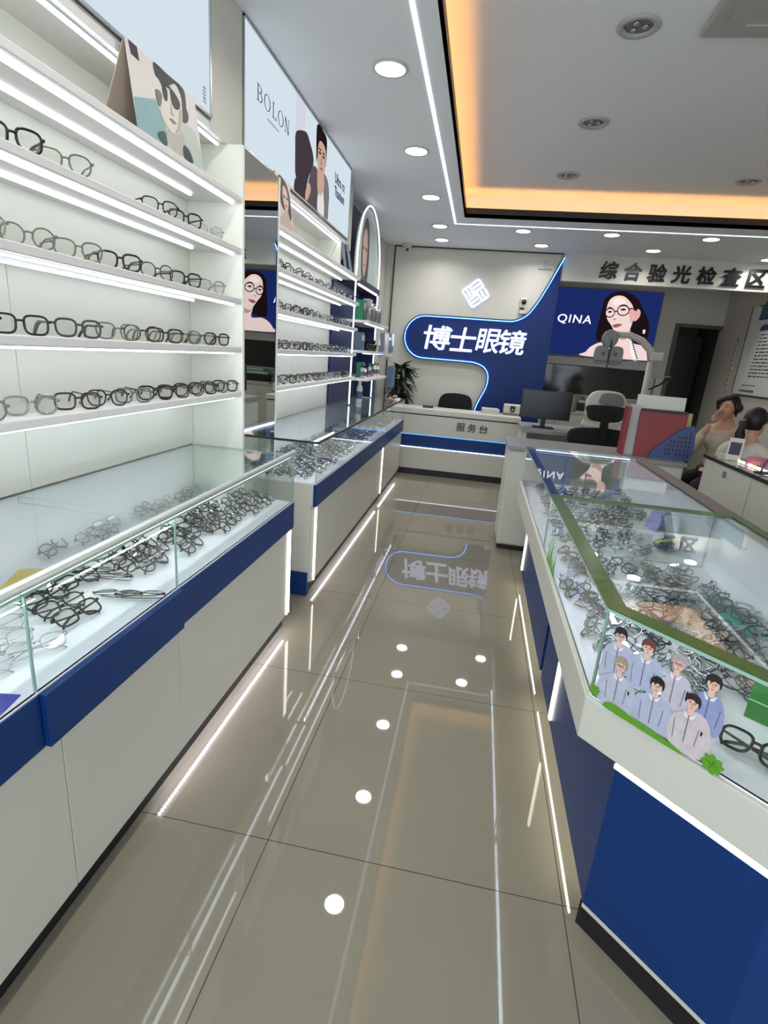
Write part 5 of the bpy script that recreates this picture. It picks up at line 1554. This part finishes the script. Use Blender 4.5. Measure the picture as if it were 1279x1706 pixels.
groups = [(A, 'front black cluster', 'lying', ['black'], ['square-rim', 'soft-rim']),
          (Dd, 'cluster at the glass joint', 'lying', ['dark grey', 'gunmetal', 'black', 'dark brown'], ['round-rim', 'soft-rim']),
          (Ee, 'small middle cluster', 'lying', ['black', 'dark grey', 'black'], ['soft-rim', 'round-rim']),
          (Ff, 'dense far cluster', 'lying', ['black', 'black', 'dark brown', 'dark grey'], ['round-rim', 'soft-rim', 'square-rim']),
          (Gg, 'cluster at the far glass end', 'lying', ['black', 'dark grey', 'dark brown'], ['round-rim', 'soft-rim']),
          (Hh, 'row along the back wall', 'lying', ['dark grey', 'gunmetal', 'silver'], ['soft-rim', 'thin-rim'])]
for pts, nm, pose, cc, ss in groups:
    for k, (x, y) in enumerate(pts):
        colr, sty = cc[(k * 5 + 1) % len(cc)], ss[(k * 3) % len(ss)]
        spectacles((x, y, Z), PI / 2 + math.radians(rnd.uniform(-16, 16)), sty, colr, pose, False, '%s %s eyeglasses, near left counter, %s, %s from aisle' % (colr, sty, nm, ORD[k]), 'eyeglasses in the near left counter')
for k, (x, y, rz) in enumerate([(-0.965, 0.985, 60), (-1.045, 0.975, 66), (-1.12, 1.03, 70), (-1.0, 0.86, 62), (-1.20, 1.04, 80)]):
    spectacles((x, y, Z), RZ(rz), 'thin-rim', 'silver', 'lying', False, 'thin silver eyeglasses in the nearest corner of the left counter, %s from the front glass' % ORD[k], 'eyeglasses in the near left counter')
for k, (x, y, rz) in enumerate([(-0.94, 1.36, 20), (-1.0, 1.345, 15), (-1.10, 1.45, 10), (-1.18, 1.47, 14)]):
    spectacles((x, y, Z), RZ(rz + 180), 'thin-rim', ['dark brown', 'gunmetal', 'dark brown', 'gunmetal'][k], 'flat', False, '%s thin folded eyeglasses turned crosswise in left counter, %s from front glass' % (['dark brown', 'gunmetal', 'dark brown', 'gunmetal'][k], ORD[k]), 'eyeglasses in the near left counter')
# island, near half: rows run away from the aisle
k_row = 0
for j in range(11):
    y = 1.30 + j * 0.092
    k = 0
    for i in range(10):
        x = 0.425 + i * 0.062 + (0.02 if j % 2 else 0)
        if (x - XI) + (y - 1.228) < 0.12 or x > 0.99:
            continue
        colr = ['silver', 'gunmetal', 'silver', 'dark grey', 'silver', 'navy', 'black'][(i * 3 + j * 2) % 7]
        sty = ['thin-rim', 'thin-rim', 'round-rim', 'soft-rim'][(i + j * 3) % 4]
        yy = y + rnd.uniform(-0.02, 0.02)
        if abs(x - 0.95) < 0.06 and yy > 2.2:
            continue
        spectacles((x + rnd.uniform(-0.008, 0.008), yy, Z), -PI / 2 + math.radians(rnd.uniform(-30, 30)), sty, colr, rnd.choice(['lying', 'flat', 'upside']), False,
                   '%s %s eyeglasses, near island half, %s row from angled end, %s from aisle' % (colr, sty, ORD[j], ORD[k]), 'eyeglasses in the near island half')
        k += 1
for k, (x, y, rz) in enumerate([(0.66, 1.06, -40), (0.80, 1.0, -50), (0.72, 0.965, -45), (0.88, 1.1, -60), (0.93, 0.98, -20)]):
    spectacles((x, y, Z), RZ(rz), ['thick-rim', 'soft-rim', 'square-rim', 'round-rim', 'thick-rim'][k], 'black', 'lying', False, 'large black eyeglasses by the green leaflet in the island, %s from the clover print' % ORD[k], 'eyeglasses at the angled island end')
mass = MB()
MIDX = {'black': 0, 'gunmetal': 1, 'dark grey': 2, 'silver': 3, 'navy': 2}


def crowd(x, y, rz, sty, colr, pose='lying'):
    fr, ln, tm, pads = spec_parts(sty, pose)
    m_ = Matrix.Translation((x, y, Z)) @ Matrix.Rotation(rz, 4, 'Z')
    for q in [fr] + tm:
        q.xf(m_)
        mass.add(q.v, q.f, MIDX[colr])
    for q in ln:
        q.xf(m_)
        mass.add(q.v, q.f, 4)


# island, far half
for j in range(8):
    y = 2.43 + j * 0.155
    k = 0
    for i in range(8):
        x = 0.44 + i * 0.072
        if x > 0.84 and j < 4:
            continue
        colr = ['gunmetal', 'dark grey', 'black', 'silver', 'navy'][(i * 2 + j * 3) % 5]
        sty = ['thin-rim', 'round-rim', 'soft-rim'][(i + j) % 3]
        if j >= 3:
            crowd(x, y, -PI / 2 + math.radians(rnd.uniform(-25, 25)), sty, colr, rnd.choice(['lying', 'flat']))
            continue
        spectacles((x, y + rnd.uniform(-0.015, 0.015), Z), -PI / 2 + math.radians(rnd.uniform(-25, 25)), sty, colr, rnd.choice(['lying', 'flat']), True,
                   '%s %s eyeglasses, far island half, %s row from divider, %s from aisle' % (colr, sty, ORD[j], ORD[k]), 'eyeglasses in the far island half')
        k += 1
# far left counter: near rows one by one, the crowded rest as one mass
LEFT = max(0, 300 - NSPEC[0])
place = []
for j in range(30):
    for i in range(6):
        y = 3.06 + j * 0.116
        if abs(y - 4.3) < 0.075 or abs(y - 5.45) < 0.075:
            continue
        place.append((-0.945 - i * 0.076, y, j, i))
for n, (x, y, j, i) in enumerate(place):
    colr = ['black', 'gunmetal', 'dark grey', 'silver', 'black', 'gunmetal'][(i * 2 + j * 5) % 6]
    sty = ['thin-rim', 'round-rim', 'soft-rim'][(i + j * 2) % 3]
    rz = PI / 2 + math.radians(rnd.uniform(-22, 22)) - 0.25
    if n < LEFT:
        spectacles((x, y, Z), rz, sty, colr, 'lying', True, '%s %s eyeglasses, far left counter, %s row from near end, %s from aisle' % (colr, sty, ORD[j], ORD[i]), 'eyeglasses in the far left counter')
    else:
        crowd(x, y, rz, sty, colr)
if mass.v:
    tag(mass.build('crowded_eyeglasses', [FR['black'], FR['gunmetal'], FR['dark grey'], FR['silver'], M['lens']], smooth=True), 'crowded dark eyeglasses filling the far counter and the far end of the island', 'eyeglasses', None, 'stuff')
print('spectacles', NSPEC[0])

# ------------------------------------------------------------------ people
def skin_body(joints, bones, extra, vox, name, mat, parent):
    """one continuous body: skinned skeleton plus solid forms, fused by a voxel remesh"""
    me = bpy.data.meshes.new(name)
    keys = list(joints)
    me.from_pydata([joints[k][0] for k in keys], [(keys.index(a), keys.index(b)) for a, b in bones], [])
    o = bpy.data.objects.new(name, me)
    COL.objects.link(o)
    sk = o.modifiers.new('skin', 'SKIN')
    for i, k in enumerate(keys):
        sv = me.skin_vertices[0].data[i]
        r = joints[k][1]
        sv.radius = r if isinstance(r, tuple) else (r, r)
        sv.use_root = (i == 0)
    sk.use_smooth_shade = True
    ss = o.modifiers.new('subd', 'SUBSURF')
    ss.levels = ss.render_levels = 2
    bpy.context.view_layer.update()
    dg_ = bpy.context.evaluated_depsgraph_get()
    m2 = bpy.data.meshes.new_from_object(o.evaluated_get(dg_))
    bpy.data.objects.remove(o)
    b = MB()
    b.v = [tuple(v.co) for v in m2.vertices]
    b.f = [tuple(p.vertices) for p in m2.polygons]
    b.mi = [0] * len(b.f)
    b.add(extra.v, extra.f)
    m3 = bpy.data.meshes.new(name)
    m3.from_pydata(b.v, [], b.f)
    o2 = bpy.data.objects.new(name, m3)
    COL.objects.link(o2)
    rm = o2.modifiers.new('remesh', 'REMESH')
    rm.mode = 'VOXEL'
    rm.voxel_size = vox
    sm = o2.modifiers.new('smooth', 'SMOOTH')
    sm.factor = 0.5
    sm.iterations = 3
    bpy.context.view_layer.update()
    dg_ = bpy.context.evaluated_depsgraph_get()
    m4 = bpy.data.meshes.new_from_object(o2.evaluated_get(dg_))
    bpy.data.objects.remove(o2)
    m4.name = name
    m4.materials.clear()
    m4.materials.append(mat)
    m4.polygons.foreach_set('use_smooth', [True] * len(m4.polygons))
    o3 = bpy.data.objects.new(name, m4)
    COL.objects.link(o3)
    o3.parent = parent
    return o3


def head_forms(h):
    """head centred at h, face towards -y"""
    e = MB()
    e.ball((h[0], h[1] + 0.012, h[2] + 0.028), (0.073, 0.092, 0.092), 24, 16)
    e.ball((h[0], h[1] - 0.018, h[2] - 0.035), (0.058, 0.066, 0.078), 20, 14)
    e.ball((h[0], h[1] - 0.052, h[2] - 0.094), (0.024, 0.022, 0.018), 14, 10)
    e.tube([(h[0], h[1] - 0.078, h[2] + 0.01), (h[0], h[1] - 0.094, h[2] - 0.022), (h[0], h[1] - 0.082, h[2] - 0.032)], [0.008, 0.012, 0.010], 10)
    e.ball((h[0], h[1] - 0.079, h[2] - 0.062), (0.020, 0.009, 0.008), 12, 8)
    for s in (-1, 1):
        e.ball((h[0] + s * 0.074, h[1] + 0.012, h[2] - 0.012), (0.010, 0.018, 0.030), 10, 8)
    return e


def finger(e, pts, r):
    e.tube(pts, r, 8)
    e.ball(pts[-1], r if not isinstance(r, list) else r[-1], 8, 6)


SKN = principled('skin', (206, 158, 134), 0.55, noise=0.08)
HAIR = principled('black hair', (20, 17, 17), 0.5, noise=0.3, nscale=120)
WSH = principled('white blouse', (214, 208, 198), 0.75, noise=0.06, nscale=40)
LSH = principled('cream blouse', (196, 186, 168), 0.75, noise=0.06, nscale=40)
TRO = principled('dark trousers', (40, 40, 48), 0.8, noise=0.15)


def seated(loc, rz, label, shirt, pose):
    o = empty('person', loc, rz, label, 'person')
    s = 0.45                                    # seat height
    H = (0.0, -0.045, s + 0.735)
    J = {'pelvis': ((0, 0.02, s + 0.09), (0.15, 0.11)), 'waist': ((0, 0.015, s + 0.25), (0.115, 0.09)), 'chest': ((0, 0.0, s + 0.42), (0.135, 0.10)), 'neck0': ((0, 0.0, s + 0.545), (0.065, 0.058)), 'neck': ((0, -0.012, s + 0.62), 0.047), 'head': ((0, -0.02, s + 0.70), 0.05)}
    B = [('pelvis', 'waist'), ('waist', 'chest'), ('chest', 'neck0'), ('neck0', 'neck'), ('neck', 'head')]
    for sd_, n in ((-1, 'l'), (1, 'r')):
        J['sh' + n] = ((sd_ * 0.165, 0.01, s + 0.50), 0.052)
        B.append(('neck0', 'sh' + n))
        raised = pose == 'thinking' and sd_ == -1
        el = (sd_ * 0.17, -0.20, s + 0.30) if raised else (sd_ * 0.215, -0.05, s + 0.24)
        wr = (sd_ * 0.045, -0.180, s + 0.585) if raised else (sd_ * 0.12, -0.27, s + 0.20)
        J['el' + n] = (el, 0.040)
        J['wr' + n] = (wr, 0.027)
        B += [('sh' + n, 'el' + n), ('el' + n, 'wr' + n)]
        J['hip' + n] = ((sd_ * 0.09, -0.02, s + 0.075), 0.080)
        J['kn' + n] = ((sd_ * 0.11, -0.44, s + 0.055), 0.056)
        J['an' + n] = ((sd_ * 0.11, -0.42, 0.09), 0.036)
        J['to' + n] = ((sd_ * 0.12, -0.56, 0.035), 0.030)
        B += [('pelvis', 'hip' + n), ('hip' + n, 'kn' + n), ('kn' + n, 'an' + n), ('an' + n, 'to' + n)]
    e = head_forms(H)
    for sd_ in (-1, 1):
        raised = pose == 'thinking' and sd_ == -1
        w = Vector(J['wr' + ('l' if sd_ < 0 else 'r')][0])
        if raised:
            pc_ = w + Vector((0.018, 0.012, 0.045))
            e.ball(tuple(pc_), (0.026, 0.036, 0.044), 12, 8)
            for q in range(4):
                a = w + Vector((0.028, -0.022 + q * 0.019, 0.075))
                L_ = (0.055, 0.064, 0.060, 0.046)[q]
                finger(e, [tuple(a), tuple(a + Vector((0.016, 0.006, L_ * 0.5))), tuple(a + Vector((0.036, 0.012, L_ * 0.85)))], [0.0095, 0.0085, 0.0075])
            finger(e, [tuple(w + Vector((0.01, 0.045, 0.03))), tuple(w + Vector((0.022, 0.066, 0.058))), tuple(w + Vector((0.03, 0.072, 0.085)))], [0.011, 0.0095, 0.0085])
        else:
            e.ball(tuple(w + Vector((-sd_ * 0.012, -0.045, -0.006))), (0.034, 0.044, 0.018), 12, 8)
            for q in range(4):
                a = w + Vector((-sd_ * 0.012 + (-0.026 + q * 0.0175), -0.078, -0.006))
                L_ = (0.058, 0.068, 0.064, 0.050)[q if sd_ > 0 else 3 - q]
                finger(e, [tuple(a), tuple(a + Vector((0, -L_ * 0.5, -0.002))), tuple(a + Vector((0, -L_ * 0.9, -0.014)))], [0.0095, 0.0085, 0.0075])
            t0 = w + Vector((-sd_ * 0.04, -0.03, -0.002))
            finger(e, [tuple(t0), tuple(t0 + Vector((-sd_ * 0.022, -0.025, 0))), tuple(t0 + Vector((-sd_ * 0.028, -0.05, -0.006)))], [0.011, 0.0095, 0.0085])
    skin_body(J, B, e, 0.0065, 'body', SKN, o)
    # clothing: a looser shell over torso and upper arms, trousers over hips and legs
    c_ = {k: (v[0], (v[1][0] + 0.013, v[1][1] + 0.013) if isinstance(v[1], tuple) else v[1] + 0.013) for k, v in J.items()}
    keep = ['pelvis', 'waist', 'chest', 'neck0', 'shl', 'ell', 'shr', 'elr']
    cj = {k: c_[k] for k in keep}
    cj['nk'] = ((0, -0.008, s + 0.602), 0.064)
    for n in 'lr':
        a, w = Vector(J['el' + n][0]), Vector(J['wr' + n][0])
        cj['cu' + n] = (tuple(a.lerp(w, 0.7)), 0.042)
    skin_body(cj, [(a, b_) for a, b_ in B if a in cj and b_ in cj] + [('ell', 'cul'), ('elr', 'cur'), ('neck0', 'nk')], MB().ball((0, 0.0, s + 0.40), (0.15, 0.115, 0.13), 16, 10), 0.009, 'blouse', shirt, o)
    tj = {k: c_[k] for k in ['pelvis', 'hipl', 'knl', 'hipr', 'knr']}
    for n in 'lr':
        tj['an' + n] = (J['an' + n][0], 0.055)
    skin_body(tj, [('pelvis', 'hipl'), ('hipl', 'knl'), ('knl', 'anl'), ('pelvis', 'hipr'), ('hipr', 'knr'), ('knr', 'anr')], MB().ball((0, 0.02, s + 0.1), (0.16, 0.12, 0.09), 14, 8), 0.010, 'trousers', TRO, o)
    for sd_ in (-1, 1):
        MB().ball((sd_ * 0.118, -0.50, 0.036), (0.046, 0.125, 0.036), 16, 10).build('shoe', M['black'], o, smooth=True)
    # hair cap: skull shell with the face cut away
    hr = MB()
    seg, rg = 28, 18
    vs, fs = [], []
    for i in range(rg + 1):
        th = PI * 0.80 * i / rg
        for k in range(seg):
            a = 2 * PI * k / seg
            front = max(0.0, -math.sin(a))
            lim = PI * (0.80 - 0.50 * front ** 0.8)
            t_ = min(th, lim)
            part = 1.0 + 0.02 * math.sin(9 * a)
            vs.append((H[0] + 0.083 * part * math.sin(t_) * math.cos(a), H[1] + 0.014 + 0.101 * part * math.sin(t_) * math.sin(a), H[2] + 0.028 + 0.104 * math.cos(t_)))
    for i in range(rg):
        for k in range(seg):
            k2 = (k + 1) % seg
            fs.append((i * seg + k, (i + 1) * seg + k, (i + 1) * seg + k2, i * seg + k2))
    hr.add(vs, fs)
    hair = hr.build('hair', HAIR, o, smooth=True)
    so = hair.modifiers.new('thickness', 'SOLIDIFY')
    so.thickness = 0.012
    so.offset = -1
    if pose == 'thinking':
        MB().tube([(0.06, -0.055, H[2] + 0.095), (0.0, -0.125, H[2] + 0.085), (-0.055, -0.115, H[2] + 0.045), (-0.083, -0.06, H[2] - 0.02)], [0.022, 0.026, 0.024, 0.012], 10).build('fringe', HAIR, o, smooth=True)
        MB().tube([(0.078, -0.05, H[2] + 0.07), (0.082, -0.055, H[2] + 0.0), (0.076, -0.03, H[2] - 0.07)], [0.02, 0.018, 0.008], 10).build('side_lock', HAIR, o, smooth=True)
        MB().ball((0, 0.10, H[2] + 0.0), (0.05, 0.045, 0.05), 14, 10).build('bun', HAIR, o, smooth=True)
    else:
        MB().tube([(0, 0.085, H[2] + 0.03), (0, 0.135, H[2] + 0.0), (0, 0.14, H[2] - 0.09), (0, 0.125, H[2] - 0.19), (0, 0.115, H[2] - 0.25)], [0.02, 0.034, 0.038, 0.028, 0.008], 12).build('ponytail', HAIR, o, smooth=True)
        MB().tube([(0.024 * math.cos(a), 0.102, H[2] + 0.022 + 0.024 * math.sin(a)) for a in [2 * PI * k / 14 for k in range(14)]], 0.006, 6, closed=True).build('hair_tie', M['black'], o, smooth=True)
    for sd_ in (-1, 1):
        MB().ball((sd_ * 0.028, H[1] - 0.0715, H[2] + 0.006), (0.011, 0.006, 0.0055), 12, 8).build('eye', principled('eye white', (222, 218, 214), 0.3, noise=0.03), o, smooth=True)
        MB().ball((sd_ * 0.028, H[1] - 0.0765, H[2] + 0.006), (0.0052, 0.003, 0.0052), 10, 8).build('iris', M['black'], o, smooth=True)
        MB().tube([(sd_ * 0.014, H[1] - 0.081, H[2] + 0.022), (sd_ * 0.028, H[1] - 0.081, H[2] + 0.027), (sd_ * 0.043, H[1] - 0.071, H[2] + 0.022)], [0.002, 0.003, 0.0015], 6).build('eyebrow', HAIR, o, smooth=True)
    MB().ball((0, H[1] - 0.0845, H[2] - 0.062), (0.019, 0.0055, 0.0055), 12, 8).build('lips', principled('lips', (170, 92, 88), 0.45, noise=0.05), o, smooth=True)
    return o


def on_stool(x, y, h, rz, wl, sl, shirt, pose):
    seated((x, y, h - 0.45), rz, wl, shirt, pose)
    o = empty('round_stool', (x, y, 0), 0, sl, 'stool')
    MB().lathe([(0.001, h - 0.05), (0.15, h - 0.05), (0.16, h - 0.03), (0.155, h - 0.01), (0.001, h)], seg=28).build('seat', M['black'], o, smooth=True)
    MB().tube([(0, 0, 0.03), (0, 0, h - 0.05)], 0.025, 12).build('column', M['chrome'], o)
    MB().lathe([(0.19, 0.0), (0.19, 0.012), (0.03, 0.035)], seg=28).build('base', M['chrome'], o, smooth=True)


on_stool(2.30, 5.45, 0.52, math.radians(-52), 'seated woman with dark hair facing the camera, hand raised to her mouth', 'black round stool under the woman with her hand at her mouth', LSH, 'thinking')
on_stool(2.25, 4.88, 0.44, math.radians(128), 'seated woman seen from behind with a dark ponytail and white blouse', 'black round stool under the woman with the ponytail', WSH, 'resting')
